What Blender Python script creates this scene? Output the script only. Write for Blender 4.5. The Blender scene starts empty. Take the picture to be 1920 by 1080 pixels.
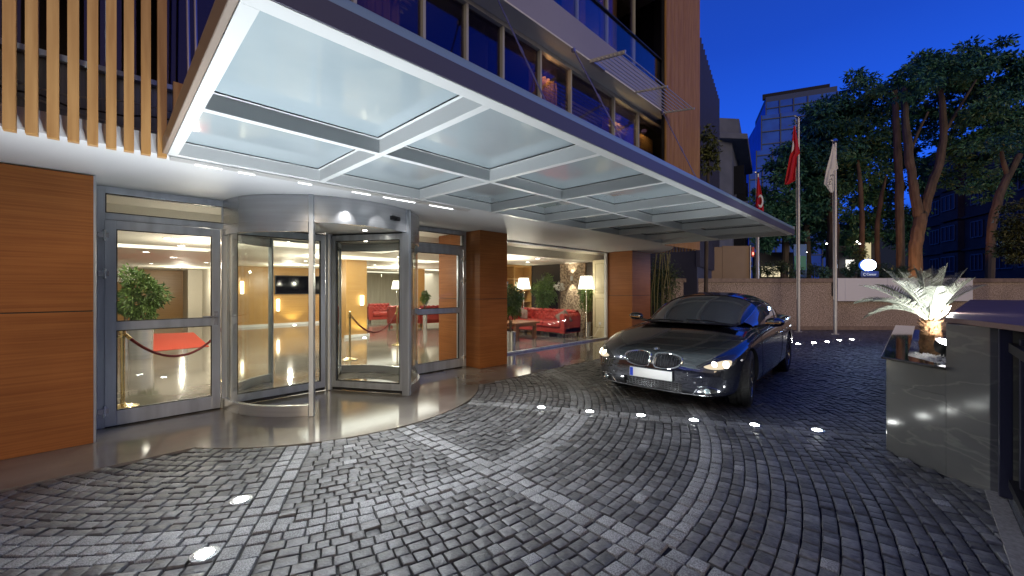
import bpy, bmesh, math, random
from mathutils import Vector, Matrix
from mathutils.bvhtree import BVHTree
random.seed(11)
S = bpy.context.scene
COL = S.collection
PI = math.pi
R = math.radians
# ---------------------------------------------------------------- camera
F0, CX, CY, H = 756.0, 960.0, 542.0, 1.42
cam_d = bpy.data.cameras.new('camera'); cam = bpy.data.objects.new('camera', cam_d); COL.objects.link(cam)
cam_d.sensor_width = 36; cam_d.lens = 36*F0/1920; cam_d.shift_y = 2/1920; cam_d.clip_start = .05; cam_d.clip_end = 2000
cam.location = (0, 0, H); cam.rotation_euler = (R(90), 0, R(-45)); S.camera = cam
S.view_settings.view_transform = 'Standard'; S.view_settings.look = 'None'
S.view_settings.exposure = .25; S.view_settings.gamma = 1
S.cycles.use_denoising = True
S.cycles.max_bounces = 7; S.cycles.diffuse_bounces = 3; S.cycles.glossy_bounces = 4
S.cycles.transparent_max_bounces = 16; S.cycles.transmission_bounces = 4
S.cycles.sample_clamp_indirect = 4; S.cycles.caustics_reflective = False; S.cycles.caustics_refractive = False
# ---------------------------------------------------------------- dusk sky (blue hour, the sun is below the horizon)
wd = bpy.data.worlds.new('World'); S.world = wd; wd.use_nodes = True
nt = wd.node_tree; bg = nt.nodes['Background']
tc = nt.nodes.new('ShaderNodeTexCoord'); sx = nt.nodes.new('ShaderNodeSeparateXYZ'); cr = nt.nodes.new('ShaderNodeValToRGB')
nt.links.new(tc.outputs['Generated'], sx.inputs[0]); nt.links.new(sx.outputs['Z'], cr.inputs[0]); nt.links.new(cr.outputs[0], bg.inputs[0])
e = cr.color_ramp.elements
e[0].position = 0.0; e[0].color = (.022, .14, .92, 1)
e[1].position = 1.0; e[1].color = (.008, .03, .22, 1)
for p_, c_ in ((.24, (.016, .115, .84, 1)), (.46, (.010, .062, .50, 1)), (.7, (.009, .04, .30, 1))):
    q_ = e.new(p_); q_.color = c_
# afterglow and street haze low behind the camera (south-west), fading into the blue
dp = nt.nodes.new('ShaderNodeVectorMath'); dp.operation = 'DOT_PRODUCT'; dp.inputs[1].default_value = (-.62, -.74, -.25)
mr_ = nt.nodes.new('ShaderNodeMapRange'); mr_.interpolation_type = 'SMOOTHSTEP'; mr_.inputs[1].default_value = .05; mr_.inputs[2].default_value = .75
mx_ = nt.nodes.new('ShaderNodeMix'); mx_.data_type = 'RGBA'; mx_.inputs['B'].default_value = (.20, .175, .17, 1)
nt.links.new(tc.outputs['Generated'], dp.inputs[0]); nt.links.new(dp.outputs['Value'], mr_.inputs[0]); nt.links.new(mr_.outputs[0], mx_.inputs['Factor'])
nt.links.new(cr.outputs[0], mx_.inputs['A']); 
sky_m = nt.nodes.new('ShaderNodeMix'); sky_m.data_type = 'RGBA'; sky_m.inputs['A'].default_value = (.010, .012, .022, 1)   # dark city skyline low on the horizon
hz = nt.nodes.new('ShaderNodeMapRange'); hz.interpolation_type = 'SMOOTHSTEP'; hz.inputs[1].default_value = .10; hz.inputs[2].default_value = .17
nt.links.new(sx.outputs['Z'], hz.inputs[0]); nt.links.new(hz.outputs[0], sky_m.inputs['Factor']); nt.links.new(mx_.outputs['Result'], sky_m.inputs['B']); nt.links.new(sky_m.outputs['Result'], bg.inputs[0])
bg.inputs[1].default_value = .95
# added low warm lamp behind the camera, standing in for street lighting
sun_d = bpy.data.lights.new('street_fill', 'SUN'); sun = bpy.data.objects.new('street_fill', sun_d); COL.objects.link(sun)
sun_d.energy = .85; sun_d.angle = R(30); sun_d.color = (1, .76, .48)
sun.rotation_euler = Vector((.50, .85, -.20)).to_track_quat('-Z', 'Y').to_euler()
s = math.sqrt(.5)
def W(u, w, v=None):
    """a pixel of the 1920 px photograph at depth w metres -> world point"""
    r = (u-CX)/F0*w
    return Vector((s*(w+r), s*(w-r), H+(CY-v)/F0*w if v is not None else 0))
def G(u, v, z=0):
    q = W(u, F0*(H-z)/(v-CY)); q.z = z; return q
# ---------------------------------------------------------------- materials
MATS = {}
def mat(name, col, rough=.5, metal=0, spec=.5, noise=None, bump=None, coat=0, emit=None, coord='Object', rot=None, vary=0, stain=None):
    """noise = (scale or (sx,sy,sz), other colour, detail[, contrast lo, hi])"""
    if name in MATS: return MATS[name]
    m = bpy.data.materials.new(name); m.use_nodes = True; n = m.node_tree; b = n.nodes['Principled BSDF']
    b.inputs['Base Color'].default_value = (*col, 1); b.inputs['Roughness'].default_value = rough
    b.inputs['Metallic'].default_value = metal; b.inputs['Specular IOR Level'].default_value = spec
    b.inputs['Coat Weight'].default_value = coat; b.inputs['Coat Roughness'].default_value = .03
    def tex(sc, det, kind='ShaderNodeTexNoise'):
        t = n.nodes.new('ShaderNodeTexCoord'); mp = n.nodes.new('ShaderNodeMapping'); x = n.nodes.new(kind)
        mp.inputs['Scale'].default_value = sc if isinstance(sc, tuple) else (sc,)*3
        if rot: mp.inputs['Rotation'].default_value = rot
        if kind == 'ShaderNodeTexNoise': x.inputs['Detail'].default_value = det; x.inputs['Scale'].default_value = 1; 
        else: x.inputs['Scale'].default_value = 1
        n.links.new(t.outputs[coord], mp.inputs[0]); n.links.new(mp.outputs[0], x.inputs['Vector']); return x
    last = None
    if noise:
        x = tex(noise[0], noise[2]); r = n.nodes.new('ShaderNodeValToRGB')
        lo, hi = (noise[3], noise[4]) if len(noise) > 3 else (.35, .65)
        r.color_ramp.elements[0].position = lo; r.color_ramp.elements[1].position = hi
        r.color_ramp.elements[0].color = (*col, 1); r.color_ramp.elements[1].color = (*noise[1], 1)
        n.links.new(x.outputs['Fac'], r.inputs[0]); last = r.outputs[0]
        n.links.new(last, b.inputs['Base Color'])
    if vary:
        g = n.nodes.new('ShaderNodeNewGeometry'); hs = n.nodes.new('ShaderNodeHueSaturation')
        mr = n.nodes.new('ShaderNodeMapRange'); mr.inputs[3].default_value = 1-vary; mr.inputs[4].default_value = 1+vary
        n.links.new(g.outputs['Random Per Island'], mr.inputs[0]); n.links.new(mr.outputs[0], hs.inputs['Value'])
        if last: n.links.new(last, hs.inputs['Color'])
        else: hs.inputs['Color'].default_value = (*col, 1)
        n.links.new(hs.outputs[0], b.inputs['Base Color'])
    if stain:   # broad worn and soiled patches: (scale, darkest factor)
        x = tex(stain[0], 6); r2 = n.nodes.new('ShaderNodeMapRange'); r2.inputs[1].default_value = .32; r2.inputs[2].default_value = .60; r2.inputs[3].default_value = stain[1]; r2.inputs[4].default_value = 1.08
        h2 = n.nodes.new('ShaderNodeHueSaturation'); n.links.new(x.outputs['Fac'], r2.inputs[0]); n.links.new(r2.outputs[0], h2.inputs['Value'])
        n.links.new(b.inputs['Base Color'].links[0].from_socket, h2.inputs['Color']); n.links.new(h2.outputs[0], b.inputs['Base Color'])
    if bump:
        x = tex(bump[0], bump[2] if len(bump) > 2 else 4); bn = n.nodes.new('ShaderNodeBump')
        bn.inputs['Strength'].default_value = bump[1]; bn.inputs['Distance'].default_value = .01
        n.links.new(x.outputs['Fac'], bn.inputs['Height']); n.links.new(bn.outputs[0], b.inputs['Normal'])
    if emit:
        b.inputs['Emission Color'].default_value = (*emit[0], 1); b.inputs['Emission Strength'].default_value = emit[1]
    MATS[name] = m; return m
def glass(name, tint=(.9, .95, .95), refl=1.0, ior=1.45, rough=0.0, gtint=(1, 1, 1)):
    """thin clear sheet: transparent, with an angle-dependent mirror share"""
    m = bpy.data.materials.new(name); m.use_nodes = True; n = m.node_tree; n.nodes.clear()
    o = n.nodes.new('ShaderNodeOutputMaterial'); mx = n.nodes.new('ShaderNodeMixShader')
    t = n.nodes.new('ShaderNodeBsdfTransparent'); g = n.nodes.new('ShaderNodeBsdfGlossy'); f = n.nodes.new('ShaderNodeLayerWeight'); f.inputs[0].default_value = .5
    pw = n.nodes.new('ShaderNodeMath'); pw.operation = 'POWER'; pw.inputs[1].default_value = 4.0
    mt = n.nodes.new('ShaderNodeMath'); mt.operation = 'MULTIPLY_ADD'; f0 = ((ior-1)/(ior+1))**2*refl; mt.inputs[1].default_value = 1-f0; mt.inputs[2].default_value = f0; mt.use_clamp = True
    t.inputs[0].default_value = (*tint, 1); g.inputs[0].default_value = (*gtint, 1); g.inputs['Roughness'].default_value = rough
    n.links.new(f.outputs['Facing'], pw.inputs[0]); n.links.new(pw.outputs[0], mt.inputs[0]); n.links.new(mt.outputs[0], mx.inputs[0]); n.links.new(t.outputs[0], mx.inputs[1]); n.links.new(g.outputs[0], mx.inputs[2]); n.links.new(mx.outputs[0], o.inputs[0])
    MATS[name] = m; return m
def emission(name, col, st):
    m = bpy.data.materials.new(name); m.use_nodes = True; n = m.node_tree; n.nodes.clear()
    o = n.nodes.new('ShaderNodeOutputMaterial'); e_ = n.nodes.new('ShaderNodeEmission'); e_.inputs[0].default_value = (*col, 1); e_.inputs[1].default_value = st
    n.links.new(e_.outputs[0], o.inputs[0]); MATS[name] = m; return m
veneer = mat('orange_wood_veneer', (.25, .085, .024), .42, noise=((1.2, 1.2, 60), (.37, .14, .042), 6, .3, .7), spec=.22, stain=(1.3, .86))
veneer_honey = mat('honey_wood_veneer', (.40, .22, .07), .35, noise=((1.2, 1.2, 50), (.48, .28, .10), 5, .3, .7))  # yellow-brown wood of the lobby walls, columns and bookcase
oak = mat('oak_slat', (.33, .165, .05), .5, noise=((26, 26, 1.6), (.50, .29, .105), 6, .3, .7), vary=.14)
alu = mat('brushed_aluminium', (.46, .50, .56), .34, metal=.62, noise=((9, 9, 1), (.60, .65, .72), 3))
steel = mat('satin_steel', (.56, .58, .61), .27, metal=.72, noise=((1, 1, 22), (.66, .68, .72), 3))
chrome = mat('chrome', (.8, .8, .82), .12, metal=1)
brass = mat('polished_brass', (.75, .60, .33), .16, metal=1)
gasket = mat('black_gasket', (.012, .012, .013), .5)
black = mat('black_metal', (.014, .014, .016), .45)
white = mat('white_paint', (.78, .78, .78), .45)
soffm = mat('white_soffit_plaster', (.66, .67, .69), .55, noise=(.7, (.60, .61, .64), 2))
cream = mat('cream_plaster', (.74, .69, .58), .5)
stone = mat('polished_grey_marble', (.16, .143, .122), .08, noise=((1.1, 1.4, 1), (.28, .25, .21), 10, .34, .70), bump=(1.3, .012, 2), spec=.6)
fascia = mat('blue_grey_fascia', (.105, .108, .145), .33, spec=.5)
gutter = mat('pale_gutter_paint', (.34, .50, .54), .3, metal=.3)
frame_w = mat('pale_grey_beam_paint', (.58, .60, .61), .38)
cglass = mat('frosted_canopy_glass', (.29, .355, .39), .11, spec=.8, noise=(.8, (.37, .435, .47), 5), coat=.8)
redl = mat('red_leather', (.30, .025, .018), .45, noise=(3, (.38, .038, .026), 3))
clear = glass('clear_glass', (.95, .97, .96), .6)
# ---------------------------------------------------------------- builders
class B:
    def __init__(k): k.v = []; k.f = []; k.sm = []
    def add(k, vs, fs, smooth=False):
        o = len(k.v); k.v += [tuple(x) for x in vs]; k.f += [tuple(i+o for i in f) for f in fs]; k.sm += [smooth]*len(fs)
        return k
    def box(k, x0, x1, y0, y1, z0, z1, M=None):
        vs = [Vector((x, y, z)) for z in (z0, z1) for x, y in ((x0, y0), (x1, y0), (x1, y1), (x0, y1))]
        if M: vs = [M @ v for v in vs]
        return k.add(vs, [(3, 2, 1, 0), (4, 5, 6, 7), (0, 1, 5, 4), (1, 2, 6, 5), (2, 3, 7, 6), (3, 0, 4, 7)])
    def cbox(k, c, d, rz=0):
        return k.box(-d[0]/2, d[0]/2, -d[1]/2, d[1]/2, -d[2]/2, d[2]/2, Matrix.Translation(c) @ Matrix.Rotation(rz, 4, 'Z'))
    def prism(k, pts, z0, z1):
        """closed polygon in plan (ccw), between z0 and z1"""
        n = len(pts); vs = [(p[0], p[1], z0) for p in pts]+[(p[0], p[1], z1) for p in pts]
        return k.add(vs, [tuple(range(n))[::-1], tuple(range(n, 2*n))]+[(i, (i+1) % n, n+(i+1) % n, n+i) for i in range(n)])
    def extr(k, pts, d):
        """closed polygon of 3D points pushed by d"""
        n = len(pts); d = Vector(d); vs = [Vector(p) for p in pts]; vs += [v+d for v in vs]
        return k.add(vs, [tuple(range(n))[::-1], tuple(range(n, 2*n))]+[(i, (i+1) % n, n+(i+1) % n, n+i) for i in range(n)])
    def beam(k, a, b, w, h, up=(0, 0, 1)):
        a, b = Vector(a), Vector(b); d = (b-a).normalized(); x = d.cross(Vector(up)).normalized(); z = x.cross(d)
        c = [x*sx*w/2+z*sz*h/2 for sx, sz in ((-1, -1), (1, -1), (1, 1), (-1, 1))]
        return k.add([a+q for q in c]+[b+q for q in c], [(0, 1, 2, 3), (7, 6, 5, 4), (0, 4, 5, 1), (1, 5, 6, 2), (2, 6, 7, 3), (3, 7, 4, 0)])
    def tube(k, pts, r, n=8, cap=True):
        pts = [Vector(p) for p in pts]; m = len(pts); rs = r if isinstance(r, (list, tuple)) else [r]*m
        ref = None; vs = []
        for i, p in enumerate(pts):
            d = (pts[min(i+1, m-1)]-pts[max(i-1, 0)]).normalized()
            if ref is None: ref = d.orthogonal().normalized()
            ref = (ref-d*ref.dot(d)).normalized(); y = d.cross(ref)
            for j in range(n):
                a = 2*PI*j/n; vs.append(p+(ref*math.cos(a)+y*math.sin(a))*rs[i])
        fs = [(i*n+j, i*n+(j+1) % n, (i+1)*n+(j+1) % n, (i+1)*n+j) for i in range(m-1) for j in range(n)]
        if cap: fs += [tuple(range(n))[::-1], tuple(range((m-1)*n, m*n))]
        return k.add(vs, fs, True)
    def lathe(k, c, prof, n=20, a0=0, a1=2*PI):
        """prof = [(radius, z)] turned round the vertical axis through c"""
        full = abs(a1-a0-2*PI) < 1e-6; m = n if full else n+1; vs = []
        for rr, z in prof:
            for j in range(m):
                a = a0+(a1-a0)*j/n; vs.append((c[0]+rr*math.cos(a), c[1]+rr*math.sin(a), (c[2] if len(c) > 2 else 0)+z))
        fs = []
        for i in range(len(prof)-1):
            for j in range(n): fs.append((i*m+j, i*m+(j+1) % m, (i+1)*m+(j+1) % m, (i+1)*m+j))
        return k.add(vs, fs, True)
    def arcwall(k, c, r0, r1, z0, z1, a0, a1, n=24):
        vs = []
        for j in range(n+1):
            a = a0+(a1-a0)*j/n; co, si = math.cos(a), math.sin(a)
            vs += [(c[0]+r0*co, c[1]+r0*si, z0), (c[0]+r1*co, c[1]+r1*si, z0), (c[0]+r1*co, c[1]+r1*si, z1), (c[0]+r0*co, c[1]+r0*si, z1)]
        fs = [(4*j+i, 4*j+(i+1) % 4, 4*j+4+(i+1) % 4, 4*j+4+i) for j in range(n) for i in range(4)]
        k.add(vs, fs, True); return k.add([vs[i] for i in (0, 1, 2, 3)]+vs[-4:], [(3, 2, 1, 0), (4, 5, 6, 7)])
    def grid(k, P, closed=False, smooth=True):
        m, n = len(P), len(P[0]); vs = [p for row in P for p in row]
        return k.add(vs, [(i*n+j, i*n+(j+1) % n, (i+1)*n+(j+1) % n, (i+1)*n+j) for i in range(m-1) for j in range(n if closed else n-1)], smooth)
def wloc(o):
    v = Vector((0, 0, 0))
    while o: v += o.location; o = o.parent
    return v
def obj(name, b, m, parent=None, label=None, origin=None, bevel=0, solid=0, subsurf=0, sharp=35, group=None):
    me = bpy.data.meshes.new(name)
    off = wloc(parent) if parent else Vector(origin or (0, 0, 0))
    me.from_pydata([tuple(Vector(v)-off) for v in b.v], [], b.f)
    me.polygons.foreach_set('use_smooth', b.sm)
    bm = bmesh.new(); bm.from_mesh(me); bmesh.ops.recalc_face_normals(bm, faces=bm.faces); bm.to_mesh(me); bm.free()
    me.update(); 
    if any(b.sm): me.set_sharp_from_angle(angle=R(sharp))
    for q in (m if isinstance(m, (list, tuple)) else [m]): me.materials.append(q)
    o = bpy.data.objects.new(name, me); COL.objects.link(o)
    if parent: o.parent = parent
    else: o.location = off
    if solid: md = o.modifiers.new('solid', 'SOLIDIFY'); md.thickness = solid; md.offset = 0
    if bevel: md = o.modifiers.new('bevel', 'BEVEL'); md.width = bevel; md.segments = 2; md.limit_method = 'ANGLE'; md.angle_limit = R(40)
    if subsurf: md = o.modifiers.new('subsurf', 'SUBSURF'); md.levels = md.render_levels = subsurf
    if label: o['label'] = label
    return o
def tag(o, label, cat, group=None):
    o['label'] = label; o['category'] = cat
    if group: o['group'] = group
    return o
def thing(name, label, cat, loc=(0, 0, 0), group=None):
    o = bpy.data.objects.new(name, None); COL.objects.link(o); o.location = loc; o.empty_display_size = .2
    return tag(o, label, cat, group)
def structure(o): o['kind'] = 'structure'; return o
def dup(o, parent=None, loc=None, rz=None):
    c = o.copy(); COL.objects.link(c)
    if parent: c.parent = parent
    for ch in [x for x in bpy.data.objects if x.parent == o]: dup(ch, c)
    if loc is not None: c.location = loc
    if rz is not None: c.rotation_euler = (0, 0, rz)
    return c
def lamp(kind, name, loc, energy, col=(1, .95, .88), parent=None, size=.1, sy=None, target=None, spot=None, blend=.6):
    d = bpy.data.lights.new(name, kind); d.energy = energy; d.color = col
    if kind == 'AREA':
        d.size = size
        if sy: d.shape = 'RECTANGLE'; d.size_y = sy
    elif kind in ('POINT', 'SPOT'): d.shadow_soft_size = size
    if kind == 'SPOT': d.spot_size = R(spot); d.spot_blend = blend
    o = bpy.data.objects.new(name, d); COL.objects.link(o)
    o.location = Vector(loc)-(wloc(parent) if parent else Vector((0, 0, 0)))
    if parent: o.parent = parent
    if target is not None: o.rotation_euler = (Vector(target)-Vector(loc)).to_track_quat('-Z', 'Y').to_euler()
    return o
# ================================================================ SETTING: ground, paving, polished walkway
CC = (2.2, 5.85)                     # centre of the revolving door and of the paving rings
b = B(); b.box(-400, 400, -400, 400, -.3, -.045)
asph = mat('asphalt', (.03, .03, .032), .8, noise=(8, (.05, .05, .052), 6))
structure(obj('ground', b, asph))
b = B(); b.add([(-6, -6, -.018), (24, -6, -.018), (24, 10, -.018), (-6, 10, -.018)], [(0, 1, 2, 3)])
structure(obj('joint_sand', b, mat('joint_sand', (.018, .018, .018), .9, noise=(60, (.035, .034, .032), 4))))
# walkway and lobby floor: one polished slab, straight edge at Y=4.56 with a round bulge in front of the door
RB = 2.1
a_ = math.asin((CC[1]-4.56)/RB); pts = [(-14, 4.56)]
for i in range(41):
    a = PI+a_+(PI-2*a_)*i/40; pts.append((CC[0]+RB*math.cos(a), CC[1]+RB*math.sin(a)))
pts += [(11.6, 4.56), (12.6, 5.3), (12.6, 26), (-14, 26)]
b = B(); b.prism(pts, -.06, .004)
structure(obj('floor', b, stone))
# stone joints of the walkway: thin dark lines inlaid as strips
# cobblestones in rings
def stones(dark, light):
    rr = 2.105
    def put(bb, P, Q, U, V):  # P centre, half size along unit vectors
        cx_, cy_ = P; hu, hv = Q
        cr_ = []
        for a, c in ((-1, -1), (1, -1), (1, 1), (-1, 1)):
            ja, jc = random.uniform(.85, .99), random.uniform(.88, .99)
            cr_.append((cx_+U[0]*a*hu*ja+V[0]*c*hv*jc, cy_+U[1]*a*hu*ja+V[1]*c*hv*jc))
        if random.random() < .06: t = -.008
        else: t = random.uniform(-.004, .005)
        tx, ty = random.uniform(-.035, .035), random.uniform(-.035, .035)
        def z(p, dz): return t+dz+(p[0]-cx_)*tx+(p[1]-cy_)*ty
        n = []
        for k_, (sc, dz) in enumerate(((1, -.03), (1, -.009), (.93, -.002), (.80, .001))):
            for p in cr_:
                q = (cx_+(p[0]-cx_)*sc, cy_+(p[1]-cy_)*sc); n.append((q[0], q[1], z(q, dz)))
        f = [(12, 13, 14, 15)]+[(4*l+i, 4*l+(i+1) % 4, 4*l+4+(i+1) % 4, 4*l+4+i) for l in range(3) for i in range(4)]
        bb.add(n, f, True)
    RAD = (R(-1.2), R(-27.4), R(28.4))     # radial light bands, angle from -Y
    def ok(x, y):
        if y > 4.53 or y < -3.4 or x < -3: return False
        w = s*(x+y); r = s*(x-y)
        if w < .6 or w > 14.25: return False
        if x > 4.4 and y < .13 and (x-4.863)*.742-(y-.181)*.67 > -.02: return False
        return abs(r) < w*1.45+.4
    while rr < 19:
        h = random.uniform(.074, .094); lite = abs(rr+h/2-3.5) < .11 or abs(rr+h/2-4.83) < .11
        th = random.uniform(0, .1)-PI*.98
        ro = rr+h/2; hb_ = .106/ro; gaps = sorted((q-PI/2-hb_, q-PI/2+hb_) for q in RAD) if rr < 9.5 else []
        while th < PI*.5:
            wd_ = random.uniform(.072, .122)*(1.05 if rr > 9 else 1); dth = wd_/ro; skip = False
            for g0, g1 in gaps:
                if g0-1e-9 <= th < g1: th = g1; skip = True; break
                if th < g0 < th+dth*1.45: dth = g0-th; break
            if skip: continue
            if dth < 1e-6: th += 1e-6; continue
            wd_ = dth*ro
            if wd_ < .03: th += dth; continue
            a = th+dth/2; x = CC[0]+math.cos(a)*(rr+h/2); y = CC[1]+math.sin(a)*(rr+h/2)
            th += dth
            if not ok(x, y): continue
            far_ = random.random() < .025
            put(light if (lite or far_) else dark, (x, y), (h/2, wd_/2), (math.cos(a), math.sin(a)), (-math.sin(a), math.cos(a)))
        rr += h
    for q in RAD:
        d = (math.sin(q), -math.cos(q)); n = (d[1], -d[0]); rr = 2.12
        while rr < 9.5:
            L = random.uniform(.095, .125)
            for sd in (-.052, .052):
                sh = random.uniform(-.01, .01)
                x = CC[0]+d[0]*(rr+L/2+sh)+n[0]*sd; y = CC[1]+d[1]*(rr+L/2+sh)+n[1]*sd
                if ok(x, y): put(light, (x, y), (L/2, .05), d, n)
            rr += L
db, lb = B(), B(); stones(db, lb)
cob_d = mat('dark_basalt_setts', (.090, .090, .093), .46, noise=(30, (.172, .17, .17), 8, .35, .8), bump=(60, .5, 6), vary=.42, spec=.55, stain=(.9, .62))
cob_l = mat('light_granite_setts', (.14, .14, .14), .6, noise=(140, (.32, .32, .32), 3, .40, .60), bump=(90, .4, 4), vary=.2, stain=(.9, .72))
structure(obj('paving', db, cob_d)); structure(obj('paving_band', lb, cob_l))

# ================================================================ HOTEL BUILDING
hotel = thing('hotel_building', 'modern hotel facade with orange wood panels, white soffit and dark upper windows behind the canopy', 'building', (0, 5.34, 0))
# wood panel left, two panels with a dark joint
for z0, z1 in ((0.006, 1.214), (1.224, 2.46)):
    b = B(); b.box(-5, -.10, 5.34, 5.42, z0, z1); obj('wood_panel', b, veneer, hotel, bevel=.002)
b = B(); b.box(-5, -.105, 5.35, 5.85, .006, 2.46); obj('panel_backing', b, gasket, hotel)
b = B(); b.box(-.10, -.085, 5.345, 5.88, .006, 2.47); obj('edge_trim', b, alu, hotel)
# soffit: underside of the projecting upper floors
b = B(); b.box(-6, 9.12, 4.16, 6.4, 2.472, 2.62)
pts = [(9.12, 4.16)]+[(9.12+2.3*math.sin(R(t)), 6.0-1.84*math.cos(R(t))) for t in range(0, 91, 9)]+[(11.42, 6.4), (9.12, 6.4)]
b.prism(pts, 2.472, 2.62); obj('soffit', b, soffm, hotel)
# pillars
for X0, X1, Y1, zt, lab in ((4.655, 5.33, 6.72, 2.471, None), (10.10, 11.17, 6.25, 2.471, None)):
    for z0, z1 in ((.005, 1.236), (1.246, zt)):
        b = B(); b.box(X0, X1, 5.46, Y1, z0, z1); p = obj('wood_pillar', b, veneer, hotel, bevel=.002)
    b = B(); b.box(X0+.01, X1-.01, 5.47, Y1-.01, 1.236, 1.246); obj('pillar_joint', b, gasket, hotel)
# upper facade: window wall
YW = 4.46
MU = [-2.4, -1.2, 0, 1.0, 1.95, 2.85, 3.55, 4.25, 5.12, 5.96, 7.46, 8.5, 9.9]
b = B(); b.box(-6, 11.24, YW, YW+.12, 2.62, 3.10); obj('spandrel', b, mat('galvanised_sheet', (.34, .35, .34), .4, metal=.6, noise=((30, 30, 2), (.2, .21, .2), 4)), hotel)
cable = mat('black_cable', (.01, .01, .01), .4)
for j in range(5):
    pp = []; z = 2.58+.07*j
    for i in range(26):
        pp.append((-3+i*.14, 4.36+random.uniform(-.02, .02), z+.03*math.sin(i*.7+j)+random.uniform(-.012, .012)))
    b = B(); b.tube(pp, .007, 6); obj('cable', b, cable if j % 2 else mat('grey_conduit', (.5, .5, .48), .35, metal=.7), hotel)
dkglass = glass('tinted_window_glass', (.60, .58, .58), 1.5, 1.6, gtint=(.55, .5, 1.0))
frw = mat('pale_window_frame', (.42, .43, .44), .4)
HEAD, SILL = 5.42, 3.10
for i in range(len(MU)-1):
    x0, x1 = MU[i], MU[i+1]
    b = B(); b.box(x0+.02, x1-.02, YW+.03, YW+.045, SILL, HEAD); wpane = obj('window', b, dkglass, hotel)
    b = B(); b.box(x0-.02, x0+.02, YW-.03, YW+.06, SILL, HEAD); obj('mullion', b, frw, wpane)
b = B(); b.box(-6, 10.0, YW-.04, YW+.06, HEAD, HEAD+.07); obj('window_head', b, frw, hotel)
b = B(); b.box(-6, 10.0, YW-.06, YW+.08, 3.09, 3.13); obj('window_sill', b, alu, hotel)
# white ledge box over the windows
b = B(); b.box(-1, 9.35, 4.10, YW-.0, HEAD+.07, 5.52); obj('ledge', b, mat('ledge_white', (.72, .73, .68), .5), hotel, bevel=.006)
band = mat('slate_blue_cladding', (.34, .34, .40), .4, noise=(.6, (.30, .30, .36), 2))
b = B(); b.box(-6, 11.2, 4.20, 4.6, 5.52, 6.16); obj('cladding_band', b, band, hotel)
# second row of windows (upper floor) with glass balustrade
MU2 = [2.2, 3.3, 4.4, 5.6, 6.6, 7.7, 8.9, 10.2]
for i in range(len(MU2)-1):
    x0, x1 = MU2[i], MU2[i+1]
    b = B(); b.box(x0+.02, x1-.02, YW+.33, YW+.345, 6.16, 8.9); wpane = obj('window', b, dkglass, hotel)
    b = B(); b.box(x0-.02, x0+.02, YW+.28, YW+.36, 6.16, 8.9); obj('mullion', b, frw, wpane)
b = B(); b.box(2, 9.3, 4.22, 4.232, 6.16, 6.77); bal = obj('balustrade_glass', b, glass('balustrade_glass', (.8, .85, .9), 1.2), hotel)
b = B(); b.box(2, 9.3, 4.19, 4.25, 6.77, 6.80); obj('handrail', b, black, bal)
b = B(); b.box(-6, 11.2, 4.2, 12, 8.9, 12.5); obj('upper_storeys', b, band, hotel)
b = B(); b.box(10.0, 11.2, 4.4, 9.5, 2.63, 8.9); b.box(11.2, 11.24, 4.3, 9.5, 2.63, 8.9); obj('corner_wall', b, black, hotel)
# rooms behind the upper windows
dark_in = mat('dim_room', (.10, .09, .08), .8)
b = B()
b.box(-6, 10, 7.4, 7.5, 2.63, 8.9); b.box(-6, 10, 4.8, 7.4, 5.6, 5.7); b.box(-6, 10, YW+.1, 7.4, 2.64, 2.70); b.box(-6, -5.9, 4.8, 7.4, 2.7, 8.9)
for x in (1.9, 4.2, 5.95, 7.45): b.box(x+.02, x+.08, YW+.36, 7.4, 2.7, 8.9)
obj('room_shell', b, dark_in, hotel)
curt = mat('ochre_curtain', (.50, .30, .12), .8, noise=((20, 20, 1), (.62, .40, .18), 3))
curt.node_tree.nodes['Principled BSDF'].inputs['Transmission Weight'].default_value = 0
def curtain(x0, x1, y, z0, z1, m=curt, name='curtain'):
    n = int((x1-x0)/.018); P = []
    for z in (z0, (z0+z1)/2, z1):
        P.append([(x0+(x1-x0)*i/n, y+.035*math.sin(i*1.05+.4*math.sin(i*.31)), z) for i in range(n+1)])
    b = B(); b.grid(P); return obj(name, b, m, hotel)
for x0, x1, z0, z1, e_, pw in ((5.16, 5.92, 3.12, 5.25, (1, .55, .2), 30), (7.5, 8.45, 3.12, 5.15, (1, .72, .3), 30), (8.55, 9.8, 3.12, 5.2, (1, .65, .25), 18), (2.0, 2.7, 3.12, 5.3, (1, .6, .35), 9),
                            (6.65, 7.6, 6.2, 8.5, (1, .7, .5), 30), (7.8, 8.8, 6.2, 8.5, (1, .7, .35), 26), (4.5, 5.4, 6.2, 8.5, (1, .65, .45), 20)):
    curtain(x0, x1, YW+(.28 if z0 < 5 else .72), z0, z1)
    lamp('POINT', 'room_lamp', ((x0+x1)/2, YW+(.16 if z0 < 5 else .45), z1+.05 if z0 < 5 else 6.9), pw*.13, e_, hotel, .06)
# slats: left row and right corner
def slat(x, z0, z1, y=4.08, w=.054, d=.06, m=oak):
    b = B(); b.box(x, x+w, y, y+d, z0, z1); obj('slat', b, m, hotel)
for i in range(19):
    x = -.477+.0925*(i-10)+.0
    slat(x, 2.435, 6.4)
x = 9.16; zb = 2.44
while x < 11.22:
    slat(x, zb+.012*(x-9.2), 12, w=.042, d=.05); x += .074
y = 4.2
while y < 6.2:
    b = B(); b.box(11.20, 11.25, y, y+.042, 2.46, 12); obj('slat', b, oak, hotel); y += .085
b = B(); b.box(9.15, 11.2, 4.14, 4.2, 2.63, 12); obj('slat_backing', b, black, hotel)
b = B(); b.box(.36, .47, 4.14, 4.2, 2.5, 3.06); obj('slat_end', b, oak, hotel)
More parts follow.
